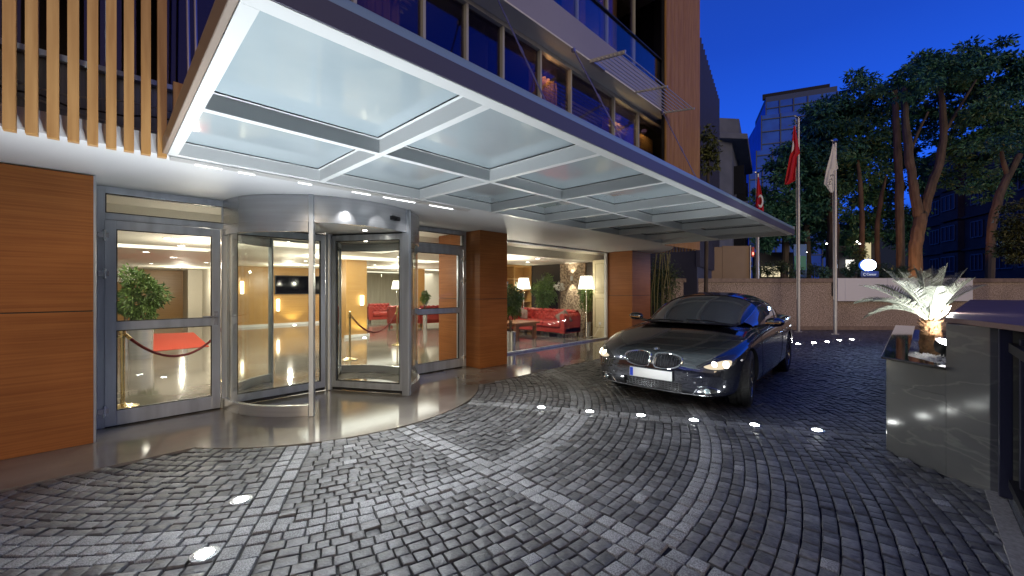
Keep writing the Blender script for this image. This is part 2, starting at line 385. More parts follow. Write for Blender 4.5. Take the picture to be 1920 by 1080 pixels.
# ================================================================ shop window (fixed glazing)
sw = thing('lounge_window', 'wide frameless lounge window with white frame between the two wood pillars', 'window', (5.33, 6.26, 0))
b = B(); b.box(5.34, 10.28, 6.255, 6.267, .045, 2.44); obj('pane', b, clear, sw)
b = B(); b.box(5.33, 10.10, 6.22, 6.30, .006, .045); obj('sill', b, alu, sw)
b = B(); b.box(5.33, 10.10, 6.20, 6.32, 2.44, 2.47); obj('head', b, alu, sw)
b = B(); b.box(10.03, 10.10, 6.22, 6.30, .045, 2.44); obj('jamb', b, white, sw)
# ================================================================ glass entrance doors
def side_door(name, label, x0, x1, hinge_left, fx0, fx1):
    Y = 5.85; t = thing(name, label, 'door', ((x0+x1)/2, Y, 0))
    # frame
    b = B(); b.box(fx0, fx0+.06, Y-.02, Y+.08, .006, 2.47); b.box(fx1-.06, fx1, Y-.02, Y+.08, .006, 2.47)
    b.box(fx0+.06, fx1-.06, Y-.02, Y+.08, 2.40, 2.47); b.box(fx0+.06, fx1-.06, Y-.02, Y+.08, 2.13, 2.20); obj('door_frame', b, alu, t, bevel=.003)
    b = B(); b.box(fx0+.06, fx1-.06, Y+.03, Y+.042, 2.2, 2.4); obj('transom_pane', b, clear, t)
    b = B(); g = .008
    for q in ((fx0+.06, fx1-.06, 2.2, 2.2+g), (fx0+.06, fx1-.06, 2.4-g, 2.4), (fx0+.06, fx0+.06+g, 2.2+g, 2.4-g), (fx1-.06-g, fx1-.06, 2.2+g, 2.4-g)): b.box(q[0], q[1], Y-.022, Y+.03, q[2], q[3])
    obj('gasket', b, gasket, t)
    # leaf
    L, Rr = x0, x1; y0 = Y-.045
    b = B(); b.box(L, L+.085, y0, Y+.03, .02, 2.125); b.box(Rr-.085, Rr, y0, Y+.03, .02, 2.125)
    for z0, z1 in ((.02, .17), (.995, 1.085), (2.035, 2.125)): b.box(L+.085, Rr-.085, y0, Y+.03, z0, z1)
    leaf = obj('door_leaf', b, alu, t, bevel=.003)
    b = B(); b.box(L+.085, Rr-.085, Y-.01, Y, .17, .995); b.box(L+.085, Rr-.085, Y-.01, Y, 1.085, 2.035); obj('pane', b, clear, leaf)
    b = B()
    for z0, z1 in ((.17, .995), (1.085, 2.035)):
        b.box(L+.085, Rr-.085, y0-.002, Y-.012, z0, z0+g); b.box(L+.085, Rr-.085, y0-.002, Y-.012, z1-g, z1)
        b.box(L+.085, L+.085+g, y0-.002, Y-.012, z0+g, z1-g); b.box(Rr-.085-g, Rr-.085, y0-.002, Y-.012, z0+g, z1-g)
    obj('gasket', b, gasket, leaf)
    b = B(); b.box(L, Rr, y0+.01, Y+.02, .006, .02); obj('bottom_seal', b, gasket, leaf)
    hx = L if hinge_left else Rr
    for z in (.16, 1.55, 1.94):
        b = B(); b.box(hx-.05, hx+.03, y0-.03, y0, z, z+.05) if hinge_left else b.box(hx-.03, hx+.05, y0-.03, y0, z, z+.05)
        b.lathe((hx, y0-.02, z-.03), [(0, 0), (.014, 0), (.014, .11), (0, .11)], 12); obj('hinge', b, steel, leaf)
    hx = Rr-.045 if hinge_left else L+.045; sg = -1 if hinge_left else 1
    b = B(); b.box(hx-.018, hx+.018, y0-.012, y0, 1.0, 1.16); b.tube([(hx, y0, 1.1), (hx, y0-.05, 1.1), (hx+sg*.13, y0-.05, 1.1)], .010, 8)
    obj('handle', b, steel, leaf)
    return t
side_door('glass_door', 'left swing door in grey aluminium beside the orange wood wall, lower and upper panes', -.03, .935, True, -.085, 1.03)
side_door('glass_door', 'right swing door in grey aluminium between the revolving door and the first wood pillar', 3.42, 4.545, False, 3.36, 4.64)
# ================================================================ revolving door
rd = thing('revolving_door', 'round stainless steel revolving door with curved header and three glass wings', 'revolving door', (*CC, 0))
RO = 1.24; aL = math.atan2(4.72-CC[1], 1.577-CC[0]); aR = math.atan2(4.73-CC[1], 2.83-CC[0])
aw = math.asin(.03/RO)
b = B(); b.arcwall(CC, RO-.05, RO, 2.17, 2.469, PI, 2*PI, 60); obj('header', b, steel, rd)
b = B(); b.arcwall(CC, RO-.05, RO, 2.17, 2.26, 0, PI, 40); obj('rear_header', b, steel, rd)
for a0, a1 in ((-PI+.0, aL-.03), (aR+.03, 0)):
    b = B(); b.arcwall(CC, RO-.045, RO-.002, 2.06, 2.168, a0, a1, 20); b.arcwall(CC, RO-.045, RO+.004, .006, .125, a0, a1, 20); obj('curved_rail', b, steel, rd)
    b = B(); b.arcwall(CC, RO-.03, RO-.02, .125, 2.06, a0, a1, 20); obj('curved_pane', b, clear, rd)
for a0, a1 in ((PI*.62, PI), (0, PI*.38)):
    b = B(); b.arcwall(CC, RO-.045, RO-.002, 2.06, 2.168, a0, a1, 14); b.arcwall(CC, RO-.045, RO+.004, .006, .125, a0, a1, 14); obj('curved_rail', b, steel, rd)
    b = B(); b.arcwall(CC, RO-.03, RO-.02, .125, 2.06, a0, a1, 14); obj('curved_pane', b, clear, rd)
b = B(); b.lathe((*CC, 0), [(0, 2.19), (RO-.06, 2.19), (RO-.06, 2.22), (0, 2.22)], 48); obj('drum_ceiling', b, mat('drum_ceiling_white', (.7, .68, .64), .4), rd)
b = B(); b.lathe((*CC, 0), [(0, 2.471), (RO-.01, 2.471), (RO-.01, 2.465), (0, 2.465)], 48); obj('drum_cap', b, gasket, rd)
for a in (aL, aR, PI*.62, PI*.38, PI, 0):
    M = Matrix.Translation((CC[0], CC[1], 0)) @ Matrix.Rotation(a, 4, 'Z'); w_ = .05 if a in (aL, aR) else .03
    b = B(); b.box(RO-.07, RO+.035 if a in (aL, aR) else RO+.01, -w_/2, w_/2, .006, 2.472, M); obj('post', b, alu, rd, bevel=.004)
spot_e = emission('downlight_glow', (1, .9, .72), 60)
for p in ((2.35, 5.05), (1.6, 5.9), (2.9, 6.2)):
    b = B(); b.lathe((p[0], p[1], 2.183), [(0, 0), (.028, 0), (.028, .006), (0, .006)], 14); dl = obj('downlight', b, spot_e, rd)
    b = B(); b.lathe((p[0], p[1], 2.180), [(.028, 0), (.045, .002), (.045, .01), (.028, .01)], 16); obj('ring', b, chrome, dl)
lamp('SPOT', 'drum_spot', (2.35, 5.05, 2.17), 9, (1, .9, .75), rd, .03, None, (2.35, 5.05, 0), 95)
# centre shaft and wings
b = B(); b.lathe((*CC, 0), [(0, .01), (.05, .01), (.05, 2.19), (0, 2.19)], 20); obj('shaft', b, alu, rd)
def wing(ang):
    M = Matrix.Translation((CC[0], CC[1], 0)) @ Matrix.Rotation(ang, 4, 'Z')
    b = B(); b.box(.06, .12, -.02, .02, .05, 2.17, M); b.box(1.10, 1.165, -.02, .02, .05, 2.17, M)
    b.box(.12, 1.10, -.02, .02, .05, .14, M); b.box(.12, 1.10, -.02, .02, 2.09, 2.17, M); w_ = obj('wing', b, alu, rd, bevel=.003)
    b = B(); b.box(.12, 1.10, -.004, .004, .14, 2.09, M); obj('pane', b, clear, w_)
    b = B(); g = .008
    for y in (-.022, .014):
        b.box(.12, 1.10, y, y+.008, .14, .14+g, M); b.box(.12, 1.10, y, y+.008, 2.09-g, 2.09, M); b.box(.12, .12+g, y, y+.008, .14+g, 2.09-g, M); b.box(1.10-g, 1.10, y, y+.008, .14+g, 2.09-g, M)
    obj('gasket', b, gasket, w_)
    b = B(); b.box(.06, 1.165, -.01, .01, .010, .05, M); b.box(1.165, 1.18, -.01, .01, .05, 2.17, M); b.box(.06, 1.165, -.01, .01, 2.17, 2.188, M); obj('brush_seal', b, gasket, w_)
for a in (R(181), R(-58), R(61)): wing(a)
b = B(); c_ = Vector((CC[0]+RO*math.cos(R(-73)), CC[1]+RO*math.sin(R(-73)), 2.32))
M = Matrix.Translation(c_) @ Matrix.Rotation(R(-73)-PI/2+PI, 4, 'Z')
b.box(-.075, .075, -.03, .03, -.03, .02, M); b.box(-.02, .03, -.05, .045, -.035, .0, M); obj('motion_sensor', b, black, rd, bevel=.006)
# ================================================================ GLASS CANOPY
def cz(y): return 2.46+.0187*(y-4.1)
can = thing('entrance_canopy', 'wide pale steel canopy with frosted glass panels hanging over the entrance drive', 'canopy', (.32, 4.10, 2.46))
X0, X1, Y0, Y1 = .32, 8.89, 1.565, 4.10
XB = [1.458+1.105*i for i in range(7)]
def cbeam(x0, x1, y0, y1, h=.125, nm='beam', m=frame_w, bot=0):
    b = B(); v = [(x0, y0), (x1, y0), (x1, y1), (x0, y1)]
    b.add([(x, y, cz(y)+bot) for x, y in v]+[(x, y, cz(y)+bot+h) for x, y in v], [(3, 2, 1, 0), (4, 5, 6, 7), (0, 1, 5, 4), (1, 2, 6, 5), (2, 3, 7, 6), (3, 0, 4, 7)])
    return obj(nm, b, m, can, bevel=.0015)
cbeam(X0, X1, Y0+.004, Y0+.09)                          # front edge
cbeam(X0, X0+.062, Y0+.09, Y1-.06); cbeam(X1-.07, X1, Y0+.09, Y1-.06)
cbeam(X0, X1, Y1-.06, Y1)
for x in XB:
    cbeam(x-.027, x+.027, Y0+.09, 2.835); cbeam(x-.027, x+.027, 2.89, Y1-.06)
cbeam(X0+.062, X1-.07, 2.835, 2.89, bot=.0008)
# lips that hold the panes and the panes
xs = [X0+.062]+XB+[X1-.07]
for i in range(len(xs)-1):
    xa = xs[i]+(.027 if i else 0); xb = xs[i+1]-(.027 if i < len(xs)-2 else 0)
    for ya, yb in ((Y0+.09, 2.835), (2.89, Y1-.06)):
        b = B(); L = .022
        for q in ((xa, xb, ya, ya+L), (xa, xb, yb-L, yb), (xa, xa+L, ya+L, yb-L), (xb-L, xb, ya+L, yb-L)):
            v = [(q[0], q[2]), (q[1], q[2]), (q[1], q[3]), (q[0], q[3])]
            b.add([(x, y, cz(y)+.100) for x, y in v]+[(x, y, cz(y)+.1065) for x, y in v], [(3, 2, 1, 0), (4, 5, 6, 7), (0, 1, 5, 4), (1, 2, 6, 5), (2, 3, 7, 6), (3, 0, 4, 7)])
        lip = obj('glazing_bead', b, gasket if False else frame_w, can)
        b = B(); v = [(xa+.002, ya+.002), (xb-.002, ya+.002), (xb-.002, yb-.002), (xa+.002, yb-.002)]
        b.add([(x, y, cz(y)+.108) for x, y in v]+[(x, y, cz(y)+.120) for x, y in v], [(3, 2, 1, 0), (4, 5, 6, 7), (0, 1, 5, 4), (1, 2, 6, 5), (2, 3, 7, 6), (3, 0, 4, 7)])
        obj('glass_panel', b, cglass, can)
        b = B(); g = .004
        for q in ((xa, xb, yb-L-g, yb-L), (xb-L-g, xb-L, ya+L, yb-L-g)):
            v = [(q[0], q[2]), (q[1], q[2]), (q[1], q[3]), (q[0], q[3])]
            b.add([(x, y, cz(y)+.101) for x, y in v]+[(x, y, cz(y)+.107) for x, y in v], [(3, 2, 1, 0), (4, 5, 6, 7), (0, 1, 5, 4), (1, 2, 6, 5), (2, 3, 7, 6), (3, 0, 4, 7)])
        obj('glazing_seal', b, gasket, can)
# fascia with rounded gutter on the front, plain on the sides
z0 = cz(Y0)
prof = [(Y0+.003, z0+.003), (Y0-.002, z0+.003), (Y0-.002, z0+.095), (Y0+.004, z0+.098)]
for t in range(0, 100, 12): prof.append((Y0+.032-.030*math.cos(R(t)), z0+.110+.046*math.sin(R(t))))
prof += [(Y0+.06, z0+.13), (Y0+.09, z0+.127), (Y0+.09, z0+.12), (Y0+.003, z0+.12)]
b = B(); b.extr([(X0-.005, y, z) for y, z in prof[:4]+[(Y0+.003, z0+.098)]], (X1-X0+.01, 0, 0)); obj('front_fascia', b, fascia, can)
b = B(); b.extr([(X0-.005, y, z) for y, z in [(Y0+.003, z0+.099)]+prof[4:]], (X1-X0+.01, 0, 0)); b.sm = [True]*len(b.f); obj('gutter', b, gutter, can)
bron = mat('bronze_side_fascia', (.26, .21, .18), .35, metal=.3)
b = B(); b.add([(X0-.03, Y0, cz(Y0)+.002), (X0-.001, Y0, cz(Y0)+.002), (X0-.001, Y1, cz(Y1)+.002), (X0-.03, Y1, cz(Y1)+.002)]+[(X0-.03, Y0, cz(Y0)+.12), (X0-.001, Y0, cz(Y0)+.12), (X0-.001, Y1, cz(Y1)+.12), (X0-.03, Y1, cz(Y1)+.12)], [(3, 2, 1, 0), (4, 5, 6, 7), (0, 1, 5, 4), (1, 2, 6, 5), (2, 3, 7, 6), (3, 0, 4, 7)])
obj('side_fascia', b, bron, can, bevel=.004)
b = B(); b.box(X1+.001, X1+.02, Y0, Y1, 2.43, 2.57); obj('side_fascia', b, frame_w, can)
# tie rods
rodm = mat('tie_rod_steel', (.30, .29, .42), .3, metal=.8)
for x, ye in ((.42, 3.75), (.47, 3.8), (3.76, 2.6), (5.56, 2.6), (8.93, 2.75)):
    zt = 5.44; b = B(); p0 = Vector((x, 4.07, zt)); p1 = Vector((min(x, 8.86), ye, cz(ye)+.14)); mid = p0.lerp(p1, .33)
    b.tube([p0, mid, mid+(p1-p0)*.005, p1], .011, 8); b.tube([mid-(p1-p0)*.02, mid+(p1-p0)*.02], .018, 8)
    b.cbox(p0+Vector((0, .02, .02)), (.05, .05, .06)); b.cbox(p1, (.06, .06, .05)); obj('tie_rod', b, rodm, can)
# spot lights recessed over the glass (two small round ones)
# LED rail under the building edge of the canopy
led = thing('light_rail', 'slim steel light rail with glowing linear lamps along the soffit above the revolving door', 'light rail', (.34, 4.15, 2.45))
b = B(); b.add([(.34, 4.105, 2.452), (3.34, 4.105, 2.452), (3.34, 4.17, 2.438), (.34, 4.17, 2.438), (.34, 4.105, 2.470), (3.34, 4.105, 2.470), (3.34, 4.17, 2.470), (.34, 4.17, 2.470)], [(3, 2, 1, 0), (4, 5, 6, 7), (0, 1, 5, 4), (1, 2, 6, 5), (2, 3, 7, 6), (3, 0, 4, 7)])
obj('rail_body', b, mat('rail_silver', (.55, .55, .55), .3, metal=.4), led, bevel=.002)
le = emission('rail_lamp_glow', (.96, .98, 1), 4)
for xa, xb in ((.50, .68), (.80, .92), (1.28, 1.40), (1.80, 2.0), (2.15, 2.55), (2.75, 3.1)):
    b = B(); b.tube([(xa, 4.166, 2.437), (xb, 4.166, 2.437)], .0045, 6); obj('lamp_tube', b, le, led)
for x in (.6, 1.3, 1.9, 2.35, 2.9): lamp('SPOT', 'rail_light', (x, 4.175, 2.425), 88, (.93, .97, 1), led, .02, None, (x*.8+.5, 2.35, 0), 104, .9)
for x in (1.5, 1.9, 2.3, 2.7): lamp('SPOT', 'door_wash', (x, 4.18, 2.43), 9.0, (1, .98, .95), led, .012, None, (x+.02, 4.75, 2.1), 34, .7)
# ================================================================ sunshade bars on the ledge
sh = thing('sun_shade', 'steel bar sunshade bracket jutting from the white ledge above the upper windows', 'sunshade', (7.5, 4.1, 5.5))
shm = mat('sunshade_steel', (.6, .6, .58), .35, metal=.6)
for x in (6.10, 7.72, 9.08):
    b = B(); b.beam((x, 4.12, 5.50), (x, 3.42, 5.38), .03, .06 if x < 7 else .035); obj('bracket', b, shm, sh)
for i in range(8):
    y = 4.03-.082*i; z = 5.50-.172*(4.12-y)
    b = B(); b.tube([(6.06, y, z), (9.11, y, z)], .011, 6); obj('bar', b, shm, sh)
b = B(); b.box(6.08, 6.5, 4.06, 4.12, 5.46, 5.50); obj('anchor', b, shm, sh)
lv = mat('reflection_slat_wood', (.5, .42, .22), .5)  # slats added inside the rooms, standing in for louvres mirrored in the panes
for x0, x1, z in ((1.98, 2.8, 5.15), (6.1, 7.3, 4.95), (7.55, 8.4, 4.95), (6.9, 8.3, 8.4)):
    b = B()
    for i in range(9): 
        y = YW+.12+.1*i; b.beam((x0, y, z), (x1, y, z), .012, .07, (0, .6, 1))
    obj('reflection_slats', b, lv, hotel); lamp('AREA', 'reflection_slat_fill', ((x0+x1)/2, YW+.6, z-.5), 2.5, (1, .9, .5), hotel, .5, .2, ((x0+x1)/2, YW+.6, z+1))  # unseen lamp added to brighten the slats
# ================================================================ in-ground lights
gl_e = emission('ground_lamp_glow', (.97, 1, .96), 85)
def ground_light(p, label, grp, pw=6, e_=gl_e, r=.038, spot=118, col=(.9, .96, 1)):
    t = thing('ground_light', label, 'light', (p[0], p[1], 0), grp)
    c = (p[0], p[1], .004)
    b = B(); b.lathe(c, [(0, -.03), (r*1.75, -.03), (r*1.75, .004), (r*1.15, .007), (r*1.1, .002), (0, .001)], 24); obj('housing', b, steel, t)
    b = B(); b.lathe(c, [(0, .013), (r*.5, .012), (r*.85, .009), (r*1.08, .003)], 20); obj('lens', b, e_, t)
    if pw: lamp('SPOT', 'up_light', (p[0], p[1], .03), pw, col, t, .04, None, (p[0], p[1], 3), spot, .9)
nm = ['nearest the polished walkway', 'second from the walkway', 'third from the walkway', 'third from the planter', 'second from the planter', 'nearest the dark planter']
for i, (u, v) in enumerate(((1015, 765), (1106, 773), (1202, 780), (1301, 789), (1415, 798), (1532, 808))):
    ground_light(G(u, v), 'lit round ground light in the row across the setts, '+nm[i], 'ground lights in the drive', 24)
ground_light(G(452, 939), 'lit ground light at lower left, the farther one of the pair', 'ground lights in the drive', 230)
ground_light(G(384, 1041), 'lit ground light at lower left, the nearest to the camera', 'ground lights in the drive', 230)
fe = emission('far_lamp_glow', (1, .97, .9), 160)
for i, u, v in ((0, 1497, 645.3), (1, 1526, 643), (2, 1551, 641), (3, 1574, 638.5), (4, 1597, 637)):
    ground_light(G(u, v), ['small distant ground light right behind the car', 'distant ground light, second from the car', 'distant ground light, middle of the far five', 'distant ground light, fourth from the car', 'distant ground light, farthest one beside the flagpoles'][i], 'distant ground lights by the wall', .8, fe, .05)
# ================================================================ LOBBY
CZ = 2.27
b = B()
ceil = mat('lobby_ceiling_white', (.80, .76, .68), .6)
# ceiling with recessed light coves left open
coves = [(1.7, 4.6, 7.6, 9.0), (3.4, 7.4, 10.2, 11.4), (4.5, 12.5, 14.6, 15.8), (6.8, 12.5, 18.5, 19.6), (-3, 1.6, 10.5, 11.4)]
def ceiling_sheets(X0, X1, Y0, Y1, holes, b):
    ys = sorted({Y0, Y1}|{h[2] for h in holes}|{h[3] for h in holes})
    for ya, yb in zip(ys, ys[1:]):
        hs = sorted([h for h in holes if h[2] < yb-1e-6 and h[3] > ya+1e-6]); x = X0
        for h in hs:
            if h[0] > x: b.box(x, h[0], ya, yb, CZ, CZ+.03)
            x = max(x, h[1])
        if x < X1: b.box(x, X1, ya, yb, CZ, CZ+.03)
ceiling_sheets(-6, 12.5, 7.05, 25, coves, b); b.box(-6, 12.5, 7.0, 7.05, CZ, 2.475); b.box(-6, 12.5, 6.41, 7.05, 2.476, 2.5)
lob = thing('lobby_interior', 'bright hotel lobby shell with cream ceiling, light coves and wood walls behind the glass doors', 'interior', (4, 12, 0))
obj('lobby_ceiling', b, ceil, lob)
b = B(); b.box(-6.2, 12.6, 6.41, 25, 2.55, 2.62); obj('floor_slab', b, black, lob)
cg = emission('cove_glow', (1, .94, .82), 3.6)
for x0, x1, y0, y1 in coves:
    b = B(); b.box(x0+.01, x1-.01, y0+.01, y1-.01, CZ+.12, CZ+.13); b.v = [tuple(v) for v in b.v]; cv = obj('light_cove', b, cg, lob)
    b = B()
    for q in ((x0-.05, x1+.05, y0-.05, y0), (x0-.05, x1+.05, y1, y1+.05), (x0-.05, x0, y0, y1), (x1, x1+.05, y0, y1)): b.box(*q, CZ+.031, CZ+.16)
    obj('cove_side', b, ceil, cv)
def wall(nm, x0, x1, y0, y1, m, z0=.006, z1=None):
    b = B(); b.box(x0, x1, y0, y1, z0, z1 or CZ); return obj(nm, b, m, lob)
wall('wood_wall', -6, 2.45, 24.2, 24.3, veneer_honey)
wall('white_wall', 2.45, 3.02, 22.5, 24.3, cream)
wall('white_wall', 2.95, 3.02, 17.6, 22.5, cream)
wall('tv_wall', 3.02, 6.7, 17.5, 17.62, veneer_honey)
wall('beige_wall', 6.7, 12.5, 22.0, 22.1, mat('beige_curtain_wall', (.62, .56, .44), .7, noise=((7, 7, .6), (.75, .70, .58), 3)))
wall('left_wall', -6.1, -6, 5.9, 24.3, cream)
wall('right_wall', 12.4, 12.5, 9.9, 22, cream)
wall('front_wall', -6, -.1, 5.87, 5.93, cream)
wall('lounge_side_wall', 10.8, 10.9, 6.6, 9.9, mat('dark_window_wall', (.05, .045, .04), .2))
stonew = mat('split_stone_wall', (.20, .14, .09), .8, noise=(18, (.55, .43, .30), 8, .4, .6), bump=(26, 1.0, 6))
wall('stone_panel', 10.74, 10.8, 7.45, 8.45, stonew)
wall('lounge_end_wall', 10.9, 12.4, 9.85, 9.9, cream)
b = B(); b.box(10.12, 10.72, 6.27, 6.74, .006, CZ); cp = obj('cream_panel', b, mat('warm_cream_paint', (.70, .62, .42), .45), lob)
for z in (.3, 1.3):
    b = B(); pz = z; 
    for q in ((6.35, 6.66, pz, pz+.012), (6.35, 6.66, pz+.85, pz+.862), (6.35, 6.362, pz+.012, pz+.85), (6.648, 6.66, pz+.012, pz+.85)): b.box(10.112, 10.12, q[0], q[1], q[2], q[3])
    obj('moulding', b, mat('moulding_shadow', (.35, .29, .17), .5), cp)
for x0, x1, y0, y1 in ((4.84, 5.46, 11.6, 12.2), (7.6, 8.1, 19.2, 19.7), (9.0, 9.4, 14.6, 15.0)):
    wall('lobby_column', x0, x1, y0, y1, veneer_honey)
b = B(); b.box(2.95, 6.7, 17.42, 17.5, .006, .09); b.box(4.78, 5.52, 11.54, 11.6, .006, .09); obj('skirting', b, white, lob)
# television
tv = thing('television', 'large dark wall television on the wood wall seen through the revolving door', 'television', (5.3, 17.4, 1.2))
b = B(); b.box(4.52, 6.35, 17.40, 17.47, 1.22, 1.95); obj('tv_body', b, black, tv, bevel=.01)
b = B(); b.box(4.55, 6.32, 17.392, 17.399, 1.25, 1.92); obj('screen', b, mat('tv_screen', (.004, .004, .006), .06), tv)
# sconces
se = emission('sconce_glow', (1, .86, .6), 9)
def sconce(x, y, z, h, label, ax=(0, -1)):
    t = thing('wall_sconce', label, 'wall lamp', (x, y, z)); b = B(); b.lathe((x+ax[0]*.05, y+ax[1]*.05, z), [(0, 0), (.05, 0), (.05, h), (0, h)], 12); obj('diffuser', b, se, t)
    b = B(); b.box(x-.04, x+.04, y-.04, y, z-.04, z-.002); obj('backplate', b, steel, t)
sconce(4.62, 17.42, .58, .45, 'bright vertical wall lamp below the left end of the television')
sconce(5.28, 11.58, .95, .28, 'small bright lamp on the front of the lit wood column')
sconce(3.45, 17.46, 1.25, .45, 'vertical wall lamp glowing on the wood wall at far left of the revolving door')
t = thing('updown_sconce', 'up and down wall light throwing two cones on the stone panel in the lounge', 'wall lamp', (10.72, 7.93, 1.75))
b = B(); b.lathe((10.69, 7.93, 1.7), [(0, 0), (.045, 0), (.045, .14), (0, .14)], 14); obj('body', b, white, t)
lamp('SPOT', 'up_beam', (10.60, 7.93, 1.82), 26, (1, .88, .68), t, .02, None, (10.74, 7.93, 2.4), 70)
lamp('SPOT', 'down_beam', (10.60, 7.93, 1.72), 26, (1, .88, .68), t, .02, None, (10.74, 7.93, 1.0), 70)
# downlights
de = emission('ceiling_spot_glow', (1, .93, .8), 22)
dls = [(.7, 7.4), (.7, 8.8), (1.0, 10.1), (.6, 12.4), (1.2, 14), (2.2, 12.6), (2.2, 16), (1.0, 18), (2, 20.5), (4.2, 13), (5.4, 9.6), (6.6, 13.4), (7.5, 17), (9.5, 17), (6.8, 8.2), (7.9, 9.0), (8.4, 7.4), (6.0, 7.3), (9.3, 8.6), (3.3, 7.3), (1.4, 7.3)]
p0 = None
for i, (x, y) in enumerate(dls):
    if p0 is None:
        p0 = thing('ceiling_downlight', 'small round recessed downlight in the cream lobby ceiling', 'ceiling light', (x, y, CZ), 'downlights in the lobby ceiling')
        b = B(); b.lathe((x, y, CZ), [(0, -.006), (.06, -.006), (.06, -.001), (0, -.001)], 14); obj('lens', b, de, p0)
        b = B(); b.lathe((x, y, CZ), [(.06, -.009), (.085, -.004), (.085, -.001), (.06, -.001)], 16); obj('trim_ring', b, chrome, p0)
    else: dup(p0, None, (x, y, CZ))
for x, y in dls: lamp('SPOT', 'downlight_beam', (x, y, CZ-.012), 46 if y > 11 else 26, (1, .88, .68), lob, .04, None, (x, y+.001, 0), 150, .5)
for x, y, e_ in ((4, 11, 30), (7.8, 14, 40), (1.2, 9, 22), (8, 8, 18), (2, 20, 40), (4.5, 15.5, 30), (.8, 6.75, 3.5), (4.0, 6.75, 3.5), (7.5, 6.9, 6)): lamp('POINT', 'room_fill', (x, y, 1.75), e_*2.5, (1, .9, .74), lob, .03)
for x, y in ((5.25, 11.3), (5.15, 17.2)):
    t = thing('floor_uplight', 'small floor uplight washing the foot of the '+('lit wood column' if y < 12 else 'television wall'), 'light', (x, y, 0))
    b = B(); b.lathe((x, y, .004), [(0, 0), (.05, 0), (.05, .012), (0, .012)], 12); obj('lens', b, de, t)
    lamp('SPOT', 'wash', (x, y, .05), 22, (1, .85, .35), t, .03, None, (x, y+.14, 1), 120)
# red carpet mat
q = [G(u, v) for u, v in ((392, 650), (282, 660), (268, 627), (363, 624))]
b = B(); b.prism([(p.x, p.y) for p in q], .006, .014)
tag(obj('carpet', b, mat('red_carpet', (.62, .07, .03), .9, bump=(60, .5)), origin=(q[0].x, q[0].y, .006)), 'flat orange red carpet on the lobby floor seen through the left door', 'carpet')
# stanchions and velvet ropes
def stanchion(p, label):
    t = thing('rope_stanchion', label, 'stanchion', (p[0], p[1], 0)); c = (p[0], p[1], .004)
    b = B(); b.lathe(c, [(0, 0), (.15, 0), (.15, .012), (.10, .03), (.03, .05), (.024, .06), (0, .06)], 24); obj('base', b, brass, t)
    b = B(); b.lathe(c, [(.0, .06), (.020, .06), (.020, .88), (.030, .885), (.030, .92), (0, .93)], 16); b.lathe(c, [(0, .93), (.015, .93), (.026, .95), (.018, .975), (0, .98)], 16); obj('pole', b, brass, t)
    b = B(); b.lathe(c, [(.0, .84), (.045, .84), (.045, .862), (0, .862)], 16); obj('collar', b, brass, t)
vel = mat('dark_red_velvet', (.16, .012, .012), .8)
def rope(a, c, low, label):
    a, c = Vector(a), Vector(c); b = B(); pts = []
    for i in range(17):
        t = i/16; p = a.lerp(c, t); p.z = a.z+(c.z-a.z)*t-low*(4*t*(1-t)); pts.append(p)
    b.tube(pts, .017, 10); r = thing('velvet_rope', label, 'rope', tuple(a)); obj('rope', b, vel, r)
    for e1, e2 in ((pts[0], pts[1]), (pts[-1], pts[-2])):
        b = B(); b.tube([e1+(e1-e2).normalized()*.03, e1, e1.lerp(e2, .5)], .020, 10); obj('rope_end', b, brass, r)
a1 = G(230, 765); a2 = W(428, 6.3); stanchion(a1, 'brass rope stanchion at the left inside the left swing door'); stanchion(a2, 'brass rope stanchion behind the frame between left door and revolving door')
rope((a1.x+.03, a1.y, .865), (a2.x-.04, a2.y, .865), .36, 'dark red velvet rope sagging behind the left swing door')
a3 = G(656, 675); a4 = W(745, 10.2); stanchion(a3, 'brass rope stanchion seen through the right wing of the revolving door'); stanchion(a4, 'brass rope stanchion farther back, right end of the second rope')
rope((a3.x+.04, a3.y, .865), (a4.x-.03, a4.y, .82), .40, 'dark red velvet rope seen through the revolving door')
# ---- plants
def leafmat(nm, a, c): return mat(nm, a, .45, noise=(7, c, 3), vary=.35, spec=.4)
lf_in = leafmat('ficus_leaf', (.06, .115, .025), (.13, .20, .05))
def leafball(b, c, rad, n, L, wd_=.35, seed=1, shell=.35, bottom=-1):
    rd_ = random.Random(seed)
    for _ in range(n):
        d = Vector((rd_.gauss(0, 1), rd_.gauss(0, 1), rd_.gauss(0, 1))).normalized()
        if d.z < bottom: continue
        rr = shell+(1-shell)*rd_.random()**.6
        p = Vector(c)+Vector((d.x*rad[0], d.y*rad[1], d.z*rad[2]))*rr*(.85+.25*math.sin(3*d.x+5*d.z+seed))
        a = (d+Vector((rd_.gauss(0, .6), rd_.gauss(0, .6), rd_.gauss(0, .6)-.5))).normalized(); sd = a.cross(Vector((rd_.gauss(0, 1), rd_.gauss(0, 1), rd_.gauss(0, 1)))).normalized()
        l = L*rd_.uniform(.7, 1.25); nn = a.cross(sd)*l*.12
        b.add([p, p+a*l*.45+sd*l*wd_*.5+nn, p+a*l, p+a*l*.45-sd*l*wd_*.5+nn], [(0, 1, 2, 3)])
